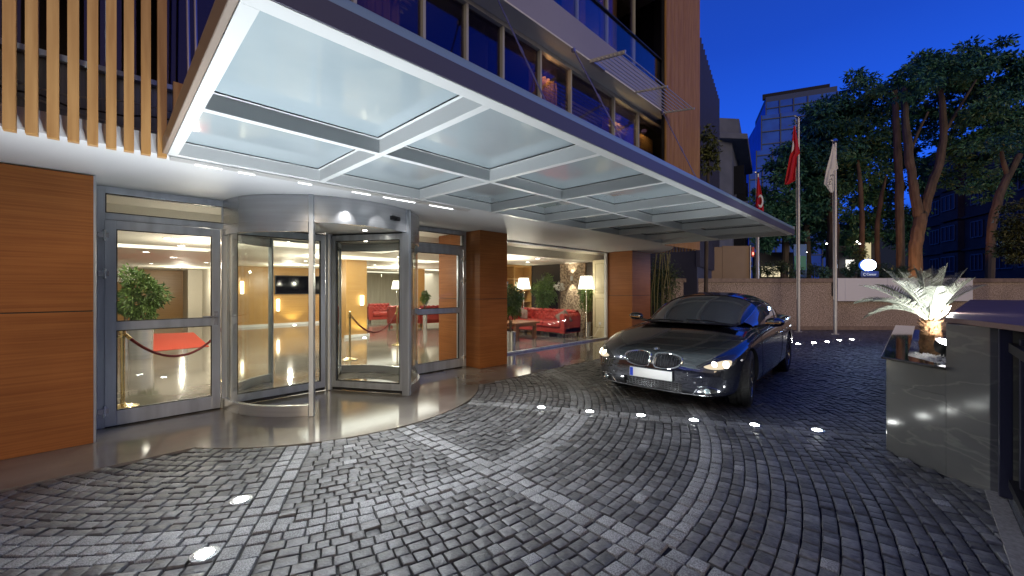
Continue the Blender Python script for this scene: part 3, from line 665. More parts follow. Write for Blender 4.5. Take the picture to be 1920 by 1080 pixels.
def potplant(name, p, label, hh, rad, pot_r, pot_h, n=900, seed=3, leaf=.09, flower=False):
    t = thing(name, label, 'plant', (p[0], p[1], 0))
    b = B(); b.lathe((p[0], p[1], .006), [(0, 0), (pot_r*.95, 0), (pot_r, pot_h), (pot_r*.92, pot_h), (pot_r*.9, pot_h-.03), (0, pot_h-.03)], 24); obj('pot', b, steel, t)
    b = B(); rr = random.Random(seed)
    for k_ in range(4):
        a = rr.uniform(0, 6.3); b.tube([(p[0]+.02*math.cos(a), p[1]+.02*math.sin(a), pot_h-.03), (p[0]+.05*math.cos(a+1), p[1]+.05*math.sin(a+1), (pot_h+hh)/2), (p[0]+rad*.4*math.cos(a+2), p[1]+rad*.4*math.sin(a+2), hh)], [.015, .012, .006], 6)
    obj('stem', b, mat('brown_stem', (.09, .06, .035), .8), t)
    b = B(); leafball(b, (p[0], p[1], hh), (rad, rad, rad*(1.5 if not flower else .8)), n, leaf, .34, seed)
    obj('foliage', b, lf_in if not flower else mat('white_petal', (.85, .85, .82), .5), t)
pp = G(264, 672); potplant('potted_ficus', pp, 'round leafy ficus in a steel pot behind the left swing door', 1.27, .43, .20, .62, 2300, 5, .11)
po = G(236, 655); potplant('orchid', po, 'white orchid flowers beside the ficus behind the left swing door', 1.75, .22, .1, .5, 260, 6, .1, True)
potplant('potted_ficus', (10.22, 6.98), 'leafy ficus in a steel pot beside the cream panel under the right lounge lamp', 1.2, .28, .1, .42, 1400, 7, .09)
potplant('potted_ficus', (10.3, 8.75), 'tall bushy ficus behind the red sofa at the dark window', 1.3, .42, .16, .5, 2200, 8, .10)
potplant('orchid', (10.45, 8.25), 'white orchid standing between the ficus and the stone panel', 1.5, .17, .08, .5, 160, 9, .08, True)
potplant('potted_ficus', W(958, 9.6), 'leafy ficus just right of the first wood pillar inside the lounge', 1.1, .27, .12, .4, 1500, 10, .1)
potplant('potted_ficus', W(797, 14.5), 'slim ficus in the middle of the lobby seen through the right swing door', 1.15, .16, .08, .5, 500, 12, .09)
# ---- sofa and armchairs (chesterfield)
def chesterfield(name, label, cat, W_, D, p, rz, seats):
    """front towards -Y; W_ along X"""
    t = thing(name, label, cat); z0 = .14
    def buttoned(b, fn, nu, nv, bu, bv):
        P = []
        for i in range(nu+1):
            row = []
            for j in range(nv+1):
                u, v = i/nu, j/nv; q, nrm = fn(u, v)
                cu, cv_ = u*bu, v*bv; k_ = 0
                for sh_ in (0, .5):
                    du = (cu+sh_) % 1-.5; dv = (cv_+sh_) % 1-.5; k_ = max(k_, math.exp(-(du*du+dv*dv)*26))
                row.append(tuple(Vector(q)-Vector(nrm)*.035*k_))
            P.append(row)
        b.grid(P)
    # base
    b = B(); b.box(-W_/2+.05, W_/2-.05, -D/2+.06, D/2-.04, z0, .30); obj('base', b, redl, t, bevel=.02)
    # seat cushions
    sw_ = (W_-.42)/seats
    for i in range(seats):
        x = -W_/2+.21+sw_*i; b = B(); b.box(x+.004, x+sw_-.004, -D/2, D/2-.22, .30, .46); obj('cushion', b, redl, t, bevel=.035)
    # back: rolled top, tufted
    b = B()
    def back(u, v):
        x = -W_/2+.10+(W_-.20)*u; a = v
        if a < .62: y, z, n_ = D/2-.24+.03*a, .40+.32*a/.62, (0, -1, 0)
        else:
            th = (a-.62)/.38*PI*1.25; y, z, n_ = D/2-.24+.09+(-.09)*math.cos(th), .72+.09*math.sin(th), (0, -math.cos(th), math.sin(th))
        return (x, y, z), n_
    buttoned(b, back, int(W_*40), 30, W_*5, 3.2)
    b.box(-W_/2+.10, W_/2-.10, D/2-.17, D/2-.04, z0, .72); obj('backrest', b, redl, t)
    for sg in (-1, 1):
        b = B()
        def arm(u, v, sg=sg):
            y = -D/2+.02+(D-.06)*u; a = v
            if a < .5: x, z, n_ = W_/2-.22, .40+.22*a/.5, (-1, 0, 0)
            else:
                th = (a-.5)/.5*PI*1.25; x, z, n_ = W_/2-.22+.09-.09*math.cos(th), .62+.09*math.sin(th), (-math.cos(th), 0, math.sin(th))
            return (sg*x, y, z), (sg*n_[0], 0, n_[2])
        buttoned(b, arm, 30, 24, D*5, 2.4)
        b.box(min(sg*(W_/2-.17), sg*(W_/2-.05)), max(sg*(W_/2-.17), sg*(W_/2-.05)), -D/2+.03, D/2-.05, z0, .62)
        xx = sg*(W_/2-.13); b.tube([(xx, -D/2+.005, .62), (xx, -D/2+.03, .62)], .088, 18)
        b.box(xx-.07, xx+.07, -D/2+.01, -D/2+.03, z0, .60); obj('armrest', b, redl, t)
    for x in (-W_/2+.12, W_/2-.12):
        for y in (-D/2+.1, D/2-.1):
            b = B(); b.lathe((x, y, .006), [(0, 0), (.015, 0), (.03, .08), (.035, .136), (0, .136)], 10); obj('leg', b, mat('dark_wood', (.06, .03, .015), .4), t)
    t.location = (p[0], p[1], 0); t.rotation_euler = (0, 0, rz); return t
sofa = chesterfield('chesterfield_sofa', 'long red tufted leather sofa in the lounge behind the coffee table', 'sofa', 2.35, .85, (9.62, 8.22), -PI/2, 3)
for (x, y, z, rz, lab) in ((9.50, 9.0, .62, .3, 'grey square cushion leaning on the back of the red sofa'), (9.45, 7.30, .56, -.5, 'grey cushion lying against the near arm of the red sofa')):
    b = B(); n = 8; P = []
    for i in range(n+1):
        for_ = []
        for j in range(n+1):
            u, v = i/n*2-1, j/n*2-1; k_ = (1-u**4)*(1-v**4); for_.append((u, v, k_))
        P.append(for_)
    M = Matrix.Translation((x, y, z)) @ Matrix.Rotation(rz, 4, 'X') @ Matrix.Rotation(R(72), 4, 'Y')
    for sg in (1, -1): b.grid([[tuple(M @ Vector((u*.20, v*.22, sg*.07*k_))) for u, v, k_ in row] for row in P])
    tag(obj('throw_cushion', b, mat('grey_cushion_fabric', (.22, .17, .15), .85), origin=(x, y, z)), lab, 'cushion')
chesterfield('chesterfield_armchair', 'red tufted armchair facing the entrance, seen through the right wing of the revolving door', 'armchair', 1.05, .85, W(712, 17.2)[:2], R(-20), 1)
chesterfield('chesterfield_armchair', 'red armchair in front of the tufted one, partly behind the door frame', 'armchair', 1.1, .85, W(752, 15.4)[:2], R(150), 1)
chesterfield('chesterfield_armchair', 'red armchair back seen through the right swing door', 'armchair', 1.4, .85, W(812, 15.6)[:2], R(165), 1)
chesterfield('chesterfield_armchair', 'red armchair cut off by the first wood pillar at the left of the lounge window', 'armchair', .9, .8, (7.25, 8.35), R(60), 1)
# coffee table
ct = thing('coffee_table', 'low brown wooden coffee table in front of the red sofa', 'coffee table', (8.1, 8.1, 0)); wdk = mat('brown_table_wood', (.20, .09, .045), .3, noise=((3, 30, 3), (.30, .15, .08), 4))
b = B(); b.box(7.72, 8.72, 7.58, 8.5, .45, .50); obj('table_top', b, wdk, ct, bevel=.01)
b = B(); b.box(7.80, 8.64, 7.66, 8.42, .38, .449); obj('apron', b, wdk, ct)
for x in (7.80, 8.56):
    for y in (7.66, 8.34): b = B(); b.box(x, x+.09, y, y+.09, .006, .379); obj('leg', b, wdk, ct)
# floor lamps
shade_m = emission('lamp_shade_glow', (1, .90, .72), 3.2)
def floor_lamp(p, label, z0=1.42, z1=1.80):
    t = thing('floor_lamp', label, 'floor lamp', (p[0], p[1], 0)); c = (p[0], p[1], 0)
    b = B(); b.lathe(c, [(0, .006), (.14, .006), (.14, .02), (.02, .03), (.012, .05), (.012, z0+.1), (0, z0+.1)], 18); obj('stand', b, chrome, t)
    b = B(); b.lathe(c, [(.24, z0), (.165, z1)], 28); obj('lamp_shade', b, shade_m, t, solid=.004)
    lamp('POINT', 'bulb', (p[0], p[1], z0+.18), 14, (1, .85, .6), t, .05)
floor_lamp((9.9, 6.82), 'floor lamp with white cone shade beside the cream panel at the sofa end')
floor_lamp(W(982, 14.0), 'floor lamp with white cone shade in front of the bookcase')
floor_lamp(W(744, 18.5), 'distant floor lamp with white shade seen through the revolving door')
# bookcase
bc = thing('bookcase', 'honey wood bookcase with open shelves and books at the back of the lounge', 'bookcase', (10, 9.95, 0)); x0, x1, y0, y1 = 9.0, 10.75, 9.75, 10.1
b = B()
for x in (x0, 9.85, x1-.05): b.box(x, x+.05, y0, y1, .006, 2.2)
obj('side_panel', b, veneer_honey, bc); b = B(); b.box(x0, x1, y1, y1+.03, .006, 2.25); b.box(x0, x1, y0, y1, 2.2, 2.25); obj('back_panel', b, veneer_honey, bc)
rb_ = random.Random(4)
for z in (.1, .55, .95, 1.35, 1.75):
    for xa, xb in ((x0+.05, 9.85), (9.90, x1-.05)):
        b = B(); b.box(xa, xb, y0+.01, y1, z, z+.03); obj('shelf', b, veneer_honey, bc)
bkm = [mat('book_red', (.4, .05, .04), .6), mat('book_cream', (.6, .55, .42), .6), mat('book_green', (.08, .15, .08), .6), mat('book_blue', (.06, .09, .2), .6)]
for z in (.58, .98, 1.38):
    for xa, xb in ((x0+.06, 9.6), (9.92, 10.4)):
        x = xa
        while x < xb:
            w_ = rb_.uniform(.025, .05); h_ = rb_.uniform(.2, .3); b = B(); b.box(x, x+w_-.002, y0+.05, y0+.22, z+.001, z+h_)
            tag(obj('book', b, rb_.choice(bkm), origin=(x, y0, z)), 'small upright book on a shelf of the honey wood bookcase', 'book', 'books in the lounge bookcase'); x += w_
b = B(); b.box(10.107, 10.112, 6.45, 6.53, .38, .46); so = obj('socket', b, white, lob)
b = B(); b.tube([(10.10, 6.49, .40), (10.06, 6.49, .3), (10.0, 6.6, .06), (9.95, 6.75, .02)], .006, 6); obj('lamp_cable', b, white, so)
# ================================================================ PARKED COUPE
paint = mat('dark_blue_black_paint', (.022, .024, .036), .24, metal=.7, coat=1.0, spec=.8)
paint.node_tree.nodes['Principled BSDF'].inputs['Coat IOR'].default_value = 2.7
cglas = mat('tinted_car_glass', (.16, .19, .24), .05, metal=.45, spec=1.0, coat=1)
cglas.node_tree.nodes['Principled BSDF'].inputs['Coat IOR'].default_value = 2.1
car = thing('parked_car', 'black two door coupe with lit headlights and blank white number plate parked under the canopy', 'car')
def lerp_tab(tab, x, k=1):
    for a, b_ in zip(tab, tab[1:]):
        if x <= b_[0]:
            t = max(0, (x-a[0])/(b_[0]-a[0])); return a[k]+(b_[k]-a[k])*t
    return tab[-1][k]
ST = [ # x, bottom, top centre, shoulder z, half width
 (.00, .26, .50, .455, .50), (.03, .215, .575, .51, .66), (.10, .185, .655, .575, .765), (.22, .17, .705, .63, .835), (.40, .165, .755, .69, .880), (.62, .165, .80, .745, .905),
 (.83, .165, .84, .785, .917), (1.10, .165, .885, .815, .920), (1.40, .165, .93, .84, .922), (1.75, .165, .945, .86, .924), (2.4, .165, .95, .88, .926), (3.0, .165, .955, .90, .928),
 (3.61, .165, .975, .925, .930), (4.05, .17, .99, .93, .915), (4.40, .19, .985, .925, .880), (4.62, .21, .975, .91, .83), (4.74, .24, .93, .86, .75), (4.80, .30, .80, .74, .62)]
rows = []
for x, zb, zt, zs, w in ST:
    zm = (zb+zs)/2+.03; half = [(0, zb), (w*.62, zb), (w*.90, zb+.012), (w*.975, zb+.08), (w*.99, zb+.20), (w, zm+.04), (w*.985, zs-.06), (w*.955, zs-.005), (w*.86, zs+(zt-zs)*.45), (w*.60, zs+(zt-zs)*.86), (w*.30, zt-.004), (0, zt)]
    # hood: raised flanks with a shallow valley, as on the real bonnet
    if .2 < x < 1.5: half[8] = (w*.80, zs+(zt-zs)*.62); half[9] = (w*.58, zt-.010); half[10] = (w*.32, zt-.004)
    rows.append([(x, y, z) for y, z in half]+[(x, -y, z) for y, z in half[-2:0:-1]])
b = B(); b.grid(rows, closed=True); n = len(rows[0])
b.add(rows[0], [tuple(range(n))]); b.add(rows[-1], [tuple(range(n))[::-1]])
def cyl_y(cx_, cz_, r, y0, y1, n=48):
    q = B(); q.v = [(cx_+r*math.cos(2*PI*j/n), y, cz_+r*math.sin(2*PI*j/n)) for y in (y0, y1) for j in range(n)]
    q.f = [tuple(range(n))[::-1], tuple(range(n, 2*n))]+[(j, (j+1) % n, n+(j+1) % n, n+j) for j in range(n)]; q.sm = [False]*len(q.f); return q
body = obj('body', b, paint, car)
bm = bmesh.new(); bm.from_mesh(body.data); bmesh.ops.remove_doubles(bm, verts=bm.verts, dist=1e-5); bmesh.ops.recalc_face_normals(bm, faces=bm.faces); bm.to_mesh(body.data); bm.free()
md = body.modifiers.new('s', 'SUBSURF'); md.levels = md.render_levels = 3
cut = []
for cx_ in (.83, 3.61):
    for sg in (-1, 1):
        cut.append(obj('cutter', cyl_y(cx_, .335, .365, sg*.60, sg*1.1), black))
def cutbox(x0, x1, y0, y1, z0, z1, bev=.0):
    q = B(); q.box(x0, x1, y0, y1, z0, z1); cut.append(obj('cutter', q, black)); 
cutbox(-.1, .10, -.36, .36, .215, .330)
for c in cut:
    m_ = body.modifiers.new('b', 'BOOLEAN'); m_.object = c; m_.operation = 'DIFFERENCE'; m_.solver = 'EXACT'
bpy.context.view_layer.update(); dg = bpy.context.evaluated_depsgraph_get()
me = bpy.data.meshes.new_from_object(body.evaluated_get(dg)); body.modifiers.clear(); body.data = me
me.polygons.foreach_set('use_smooth', [True]*len(me.polygons)); me.set_sharp_from_angle(angle=R(38))
for c in cut: bpy.data.objects.remove(c)
me.materials.clear(); me.materials.append(paint); me.materials.append(gasket)
for p in me.polygons: p.material_index = 0
for p in me.polygons:   # wheel wells and intake recess: unpainted black liner
    c = p.center
    for cx_ in (.83, 3.61):
        d = math.hypot(c.x-cx_, c.z-.335)
        if (abs(d-.365) < .006 and abs(c.y) > .6) or (abs(abs(c.y)-.60) < .004 and d < .366): p.material_index = 1
    if abs(c.x-.10) < .003 and abs(c.y) < .37 and .2 < c.z < .34: p.material_index = 1
bmt = bmesh.new(); bmt.from_mesh(me); BV = BVHTree.FromBMesh(bmt); bmt.free()
def hit(o, d):
    h = BV.ray_cast(Vector(o), Vector(d).normalized()); return h
def onbody(o, d, off=.003):
    h = hit(o, d)
    if h[0] is None: return None
    return h[0]+h[1].normalized()*off if h[1].dot(Vector(d)) < 0 else h[0]-h[1].normalized()*off
def patch(name, m, outline_c, outline, F, off=.004, rings=5, parent=None, thick=.006):
    """conforming patch: outline points shrink towards their centre, F maps (a, z) to ray origin+direction"""
    P = []; b = B()
    for k in range(rings+1):
        t = 1-k/rings*.98; row = []
        for a, z in outline:
            o_, d_ = F(outline_c[0]+(a-outline_c[0])*t, outline_c[1]+(z-outline_c[1])*t)
            q = onbody(o_, d_, off-(.004 if k == 0 else 0)); row.append(tuple(q) if q else None)
        if any(r is None for r in row): 
            good = [r for r in row if r]; 
            if not good: return None
            row = [r or good[0] for r in row]
        P.append(row)
    b.grid(P, closed=True); b.add(P[-1], [tuple(range(len(P[-1])))], True); return obj(name, b, m, parent or car)
def line(name, m, pts, F, r=.003, off=0, parent=None, n=40):
    out = []
    for (a0, z0), (a1, z1) in zip(pts, pts[1:]):
        for i in range(n):
            t = i/n; o_, d_ = F(a0+(a1-a0)*t, z0+(z1-z0)*t); q = onbody(o_, d_, off)
            if q: out.append(q)
    b = B(); b.tube(out, r, 6); return obj(name, b, m, parent or car)
front = lambda a, z: ((-1, a, z), (1, 0, 0))
def smooth(pts, n=5):
    out = []; m = len(pts)
    for i in range(m):
        p0, p1, p2, p3 = (Vector((*pts[(i+k) % m], 0)) for k in (-1, 0, 1, 2))
        for j in range(n):
            t = j/n; q = .5*((2*p1)+(-p0+p2)*t+(2*p0-5*p1+4*p2-p3)*t*t+(-p0+3*p1-3*p2+p3)*t**3); out.append((q.x, q.y))
    return out
# kidney grilles
for sg in (-1, 1):
    ol = smooth([(sg*.028, .580), (sg*.05, .628), (sg*.18, .642), (sg*.31, .618), (sg*.352, .575), (sg*.31, .512), (sg*.18, .476), (sg*.06, .482), (sg*.026, .52)], 6)
    g_ = patch('grille', gasket, (sg*.18, .557), ol, front, .001)
    pts = [onbody(*front(a, z), .008) for a, z in ol]; b = B(); b.tube(pts+[pts[0], pts[1]], [.013 if p.z > .585 else .0095 for p in pts+[pts[0], pts[1]]], 8); obj('chrome_surround', b, chrome, g_)
    top = [p+Vector((-.006, 0, 0)) for p, (a, z) in zip(pts, ol) if z > .585]
    for k in range(10):
        a = sg*(.055+.030*k); zs_ = [z for aa, z in ol if abs(aa-a) < .02]
        if not zs_: continue
        z0, z1 = min(zs_)+.006, max(zs_)-.006; pp = [onbody(*front(a, z0+(z1-z0)*t/4), .006) for t in range(5)]
        b = B(); b.tube(pp, .0045, 6); obj('slat', b, mat('dark_chrome', (.25, .25, .27), .25, metal=1), g_)
# emblem: round badge with ring, quartered blue and white
def badge():
    h = BV.ray_cast(Vector((.155, 0, 1.2)), Vector((0, 0, -1))); p, nrm = h[0], h[1].normalized()
    if nrm.z < 0: nrm = -nrm
    M = Matrix.Translation(p+nrm*.002) @ nrm.to_track_quat('Z', 'Y').to_matrix().to_4x4()
    def disc(r0, r1, z, a0, a1, m, nm, par):
        n_ = 16; vs = []
        for j in range(n_+1):
            a = a0+(a1-a0)*j/n_; vs += [M @ Vector((r0*math.cos(a), r0*math.sin(a), z)), M @ Vector((r1*math.cos(a), r1*math.sin(a), z))]
        b = B(); b.add(vs, [(2*j, 2*j+1, 2*j+3, 2*j+2) for j in range(n_)]); return obj(nm, b, m, par, solid=.002)
    e_ = disc(0, .041, .003, 0, 2*PI, gasket, 'emblem', car)
    disc(.037, .041, .0052, 0, 2*PI, chrome, 'emblem_ring', e_); disc(.0225, .025, .0052, 0, 2*PI, chrome, 'emblem_ring', e_)
    for k in range(4): disc(.0, .0225, .0050, k*PI/2, (k+1)*PI/2, mat('emblem_blue', (.02, .16, .5), .3) if k % 2 else white, 'emblem_quarter', e_)
    for i, ang in enumerate((135, 90, 45)):      # three small letters on the dark ring
        cu = bpy.data.curves.new('letter', 'FONT'); cu.body = 'BMW'[i]; cu.size = .013; cu.align_x = 'CENTER'; cu.align_y = 'CENTER'
        t_ = bpy.data.objects.new('emblem_letter', cu); COL.objects.link(t_); bpy.context.view_layer.update()
        me_ = bpy.data.meshes.new_from_object(t_.evaluated_get(bpy.context.evaluated_depsgraph_get())); bpy.data.objects.remove(t_)
        # badge up is towards the windscreen (+x)
        me_.transform(M @ Matrix.Rotation(math.atan2((M.inverted().to_3x3() @ Vector((1, 0, 0))).y, (M.inverted().to_3x3() @ Vector((1, 0, 0))).x)-PI/2, 4, 'Z') @ Matrix.Translation((.031*math.cos(R(ang)), .031*math.sin(R(ang)), .0055)) @ Matrix.Rotation(R(ang-90), 4, 'Z'))
        o = bpy.data.objects.new('emblem_letter', me_); COL.objects.link(o); o.parent = e_; me_.materials.append(white)
badge()
# headlights
hl_dark = mat('headlight_housing', (.10, .10, .11), .12, metal=.6, coat=1); hl_e = emission('headlight_glow', (1, .90, .70), 7); hl_e2 = emission('headlight_soft_glow', (1, .84, .60), .75)
for sg in (-1, 1):
    D = Vector((.86, -sg*.51, -.0)).normalized(); Pp = Vector((D.y*-1, D.x, 0))*1; base = Vector((.22, sg*.68, 0))
    Fh = lambda a, z, D=D, Pp=Pp, base=base, sg=sg: (base-D*1.0+Pp*(a*sg)+Vector((0, 0, z)), D)
    ol = smooth([(-.26, .530), (-.16, .592), (-.02, .640), (.12, .668), (.235, .675), (.245, .635), (.19, .570), (.07, .515), (-.06, .500), (-.18, .508)], 5)
    h_ = patch('headlight', hl_dark, (-.01, .58), ol, Fh, .003, 6)
    patch('lamp_reflector', hl_e2, (-.03, .572), smooth([(-.18, .542), (-.06, .590), (.06, .618), (.15, .612), (.14, .565), (.03, .525), (-.10, .518)], 5), Fh, .006, 4, h_)
    for ca, r_ in ((.065, .040), (-.06, .030)):
        patch('lamp_bulb', hl_e, (ca, .573), [(ca+r_*math.cos(t*PI/8), .573+r_*.95*math.sin(t*PI/8)) for t in range(16)], Fh, .009, 3, h_)
    # side marker, shut line of the lamp
    line('shut_line', gasket, [(-.235, .535), (-.15, .588), (-.02, .630), (.12, .655), (.215, .662)], Fh, .003, .001, h_, 8)
    ff = smooth([(sg*.53, .285), (sg*.60, .315), (sg*.69, .30), (sg*.735, .265), (sg*.66, .245), (sg*.56, .243)], 5)
    f_ = patch('fog_light_bay', gasket, (sg*.63, .277), ff, front, .001, 4)
    cc = (sg*.62, .278); pf = patch('fog_light', mat('fog_lens', (.6, .75, .78), .12, metal=.7), cc, [(cc[0]+.032*math.cos(t*PI/8), cc[1]+.032*math.sin(t*PI/8)) for t in range(16)], front, .008, 3, f_)
    pts = [onbody(*front(cc[0]+.034*math.cos(t*PI/8), cc[1]+.034*math.sin(t*PI/8)), .010) for t in range(18)]; b = B(); b.tube(pts, .004, 6); obj('lens_ring', b, chrome, f_)
    line('bay_trim', steel, [(sg*.46, .205), (sg*.53, .30)], front, .004, .004, f_, 10)
    line('bay_trim', chrome, [(sg*.53, .318), (sg*.64, .328), (sg*.735, .30)], front, .003, .004, f_, 10)
    cc = (sg*.50, .355); patch('parking_sensor', chrome, cc, [(cc[0]+.011*math.cos(t*PI/5), cc[1]+.011*math.sin(t*PI/5)) for t in range(10)], front, .004, 2)
    # hood shut line and flank crease, seen from above
    top = lambda a, z, sg=sg: ((a, sg*z, 2), (0, 0, -1))
    line('hood_shut_line', gasket, [(.17, .40), (.45, .63), (.8, .735), (1.15, .78), (1.48, .79)], top, .0028, 0)
    side = lambda a, z, sg=sg: ((a, sg*2, z), (0, -sg, 0))
    line('door_shut_line', gasket, [(1.42, .83), (1.40, .60), (1.46, .30), (1.52, .22)], side, .0028)
    line('door_shut_line', gasket, [(2.92, .90), (2.95, .70), (2.86, .42), (2.72, .24), (1.52, .22)], side, .0028)
    line('side_crease', paint, [(1.2, .70), (2.4, .73), (3.9, .78)], side, .006, -.003)
    h0 = hit((2.62, sg*2, .76), (0, -sg, 0))[0]; b = B(); b.tube([h0+Vector((-.09, sg*.004, 0)), h0+Vector((-.08, sg*.03, 0)), h0+Vector((.08, sg*.03, 0)), h0+Vector((.09, sg*.004, 0))], .012, 8); obj('door_handle', b, paint, car)
    cc = (.47, .60)
    patch('side_marker', mat('clear_marker_lens', (.9, .9, .85), .2), cc, [(cc[0]+.035*math.cos(t*PI/6), cc[1]+.012*math.sin(t*PI/6)) for t in range(12)], side, .004, 2)
# number plate (blank white with a blue strip)
pl = B(); pl.box(-.040, -.028, -.26, .26, .345, .455); pb = obj('number_plate', pl, mat('plate_white', (.75, .75, .75), .4), car, bevel=.003)
pl = B(); pl.box(-.0425, -.0405, .215, .255, .35, .45); obj('plate_blue_strip', pl, mat('plate_blue', (.01, .05, .55), .4), pb)
pl = B(); pl.box(-.027, .06, -.27, .27, .335, .465); obj('plate_mount', pl, paint, pb, bevel=.008)
# lower intake mesh
b = B()
for i in range(18): b.tube([(.055, -.35+.0412*i, .22), (.055, -.35+.0412*i, .325)], .003, 4)
for i in range(5): b.tube([(.055, -.355, .23+.022*i), (.055, .355, .23+.022*i)], .003, 4)
obj('intake_mesh', b, mat('dark_chrome', (.25, .25, .27), .25, metal=1), car)
line('lip_trim', steel, [(-.66, .222), (-.3, .203), (.3, .203), (.66, .222)], front, .004, .003, None, 20)
# ---- greenhouse
ZR = [(1.22, .925), (1.40, .985), (1.6, 1.075), (1.8, 1.16), (2.0, 1.238), (2.2, 1.300), (2.4, 1.342), (2.65, 1.368), (2.9, 1.366), (3.15, 1.335), (3.4, 1.282), (3.7, 1.195), (4.0, 1.085), (4.25, .975)]
WBt = [(1.22, .70), (1.45, .77), (1.8, .80), (2.6, .815), (3.2, .80), (3.7, .74), (4.25, .64)]
def ghpt(x, t, off=0):
    zr = lerp_tab(ZR, x); wb = lerp_tab(WBt, x); zb_ = .86+.02*(x-1.2)
    # smooth the roof line a little
    zr = (lerp_tab(ZR, max(1.22, x-.08))+2*zr+lerp_tab(ZR, min(4.25, x+.08)))/4
    y = wb*abs(math.cos(t))**.72*(1 if math.cos(t) > 0 else -1); z = zb_+(zr-zb_)*math.sin(t)**.86
    bow = .26*max(0, 1-(x-1.22)/1.05)+(-.20*max(0, (x-3.2)/1.05))
    return Vector((x+bow*(y/.8)**2, y*(1+off), z+off*.6))
def ghsheet(name, xs, ts, m, off=0, parent=None):
    b = B(); b.grid([[tuple(ghpt(x, t, off)) for t in ts] for x in xs]); return obj(name, b, m, parent or car)
lin = lambda a, c, n: [a+(c-a)*i/n for i in range(n+1)]
TA = R(44)
ghsheet('windshield', lin(1.22, 2.28, 16), lin(TA-.03, PI-TA+.03, 36), cglas)
ghsheet('rear_window', lin(3.2, 4.25, 16), lin(R(38), PI-R(38), 36), cglas)
for sg in (0, 1):
    f_ = lambda a: a if not sg else PI-a
    ghsheet('side_window', lin(1.45, 3.75, 30), [f_(t) for t in lin(R(2), R(52), 12)], cglas)
    ghsheet('front_pillar', lin(1.22, 2.3, 16), [f_(t) for t in lin(R(36), R(44), 4)], paint, .004)
    ghsheet('rear_pillar', lin(3.42, 4.25, 12), [f_(t) for t in lin(R(1), R(42), 8)], paint, .004)
    ghsheet('roof_rail', lin(2.25, 3.45, 16), [f_(t) for t in lin(R(38), R(50), 4)], paint, .004)
    ghsheet('window_pillar', lin(2.92, 2.99, 2), [f_(t) for t in lin(R(1), R(40), 8)], gasket, .003)
    b = B(); b.tube([ghpt(x, f_(R(36.5)), .007) for x in lin(1.45, 3.42, 24)]+[ghpt(3.44+.05*i, f_(R(36-8*i)), .008) for i in range(4)], .006, 6)
    obj('window_trim', b, chrome, car)
    s_ = 1 if not sg else -1   # mirror
    mp = Vector((1.74, s_*1.0, .965)); b = B(); P = []
    for i in range(9):
        a = PI*i/8; row = []
        for j in range(16):
            c = 2*PI*j/16; row.append((mp.x-.09*math.cos(a)+.01, mp.y+s_*.115*math.sin(a)**.7*math.cos(c)+0, mp.z+.065*math.sin(a)**.7*math.sin(c)))
        P.append(row)
    b.grid(P, closed=True); mi = obj('side_mirror', b, paint, car)
    b = B(); b.beam((1.70, s_*.78, .90), (1.74, s_*.93, .93), .05, .03); obj('mirror_arm', b, paint, mi)
    b = B(); b.tube([(1.655, s_*.90, .955), (1.655, s_*1.08, .958)], .007, 6); obj('indicator_strip', b, mat('amber_lens', (.7, .35, .1), .2), mi)
ghsheet('roof', lin(2.26, 3.24, 18), lin(R(49), PI-R(49), 30), paint, .004)
b = B(); b.tube([ghpt(2.27, t, .005) for t in lin(R(46), PI-R(46), 20)], .006, 6); obj('roof_seal', b, gasket, car)
for y0, y1 in ((.05, .66), (-.55, .02)):
    b = B(); p0 = ghpt(1.24, math.acos((abs(y0)/.72)**1.39)*(1 if y0 >= 0 else 1), .01) if y0 >= 0 else ghpt(1.24, PI-math.acos((abs(y0)/.72)**1.39), .01)
    p1 = ghpt(1.30, math.acos((abs(y1)/.72)**1.39), .012); 
    b.tube([p0+Vector((0, 0, .01)), p0.lerp(p1, .5)+Vector((-.03, 0, .03)), p1+Vector((.0, 0, .02))], .008, 6); obj('wiper', b, gasket, car)
b = B(); b.grid([[(x, y, .935+.02*(x-1.15)) for y in lin(-.66, .66, 12)] for x in (1.15, 1.34)]) ; obj('cowl', b, gasket, car)
# rear lights
for sg in (-1, 1): patch('tail_light', mat('tail_lens', (.35, .01, .01), .15), (sg*.62, .82), smooth([(sg*.45, .80), (sg*.5, .87), (sg*.72, .88), (sg*.74, .80), (sg*.6, .77)], 4), lambda a, z: ((6, a, z), (-1, 0, 0)), .003, 4)
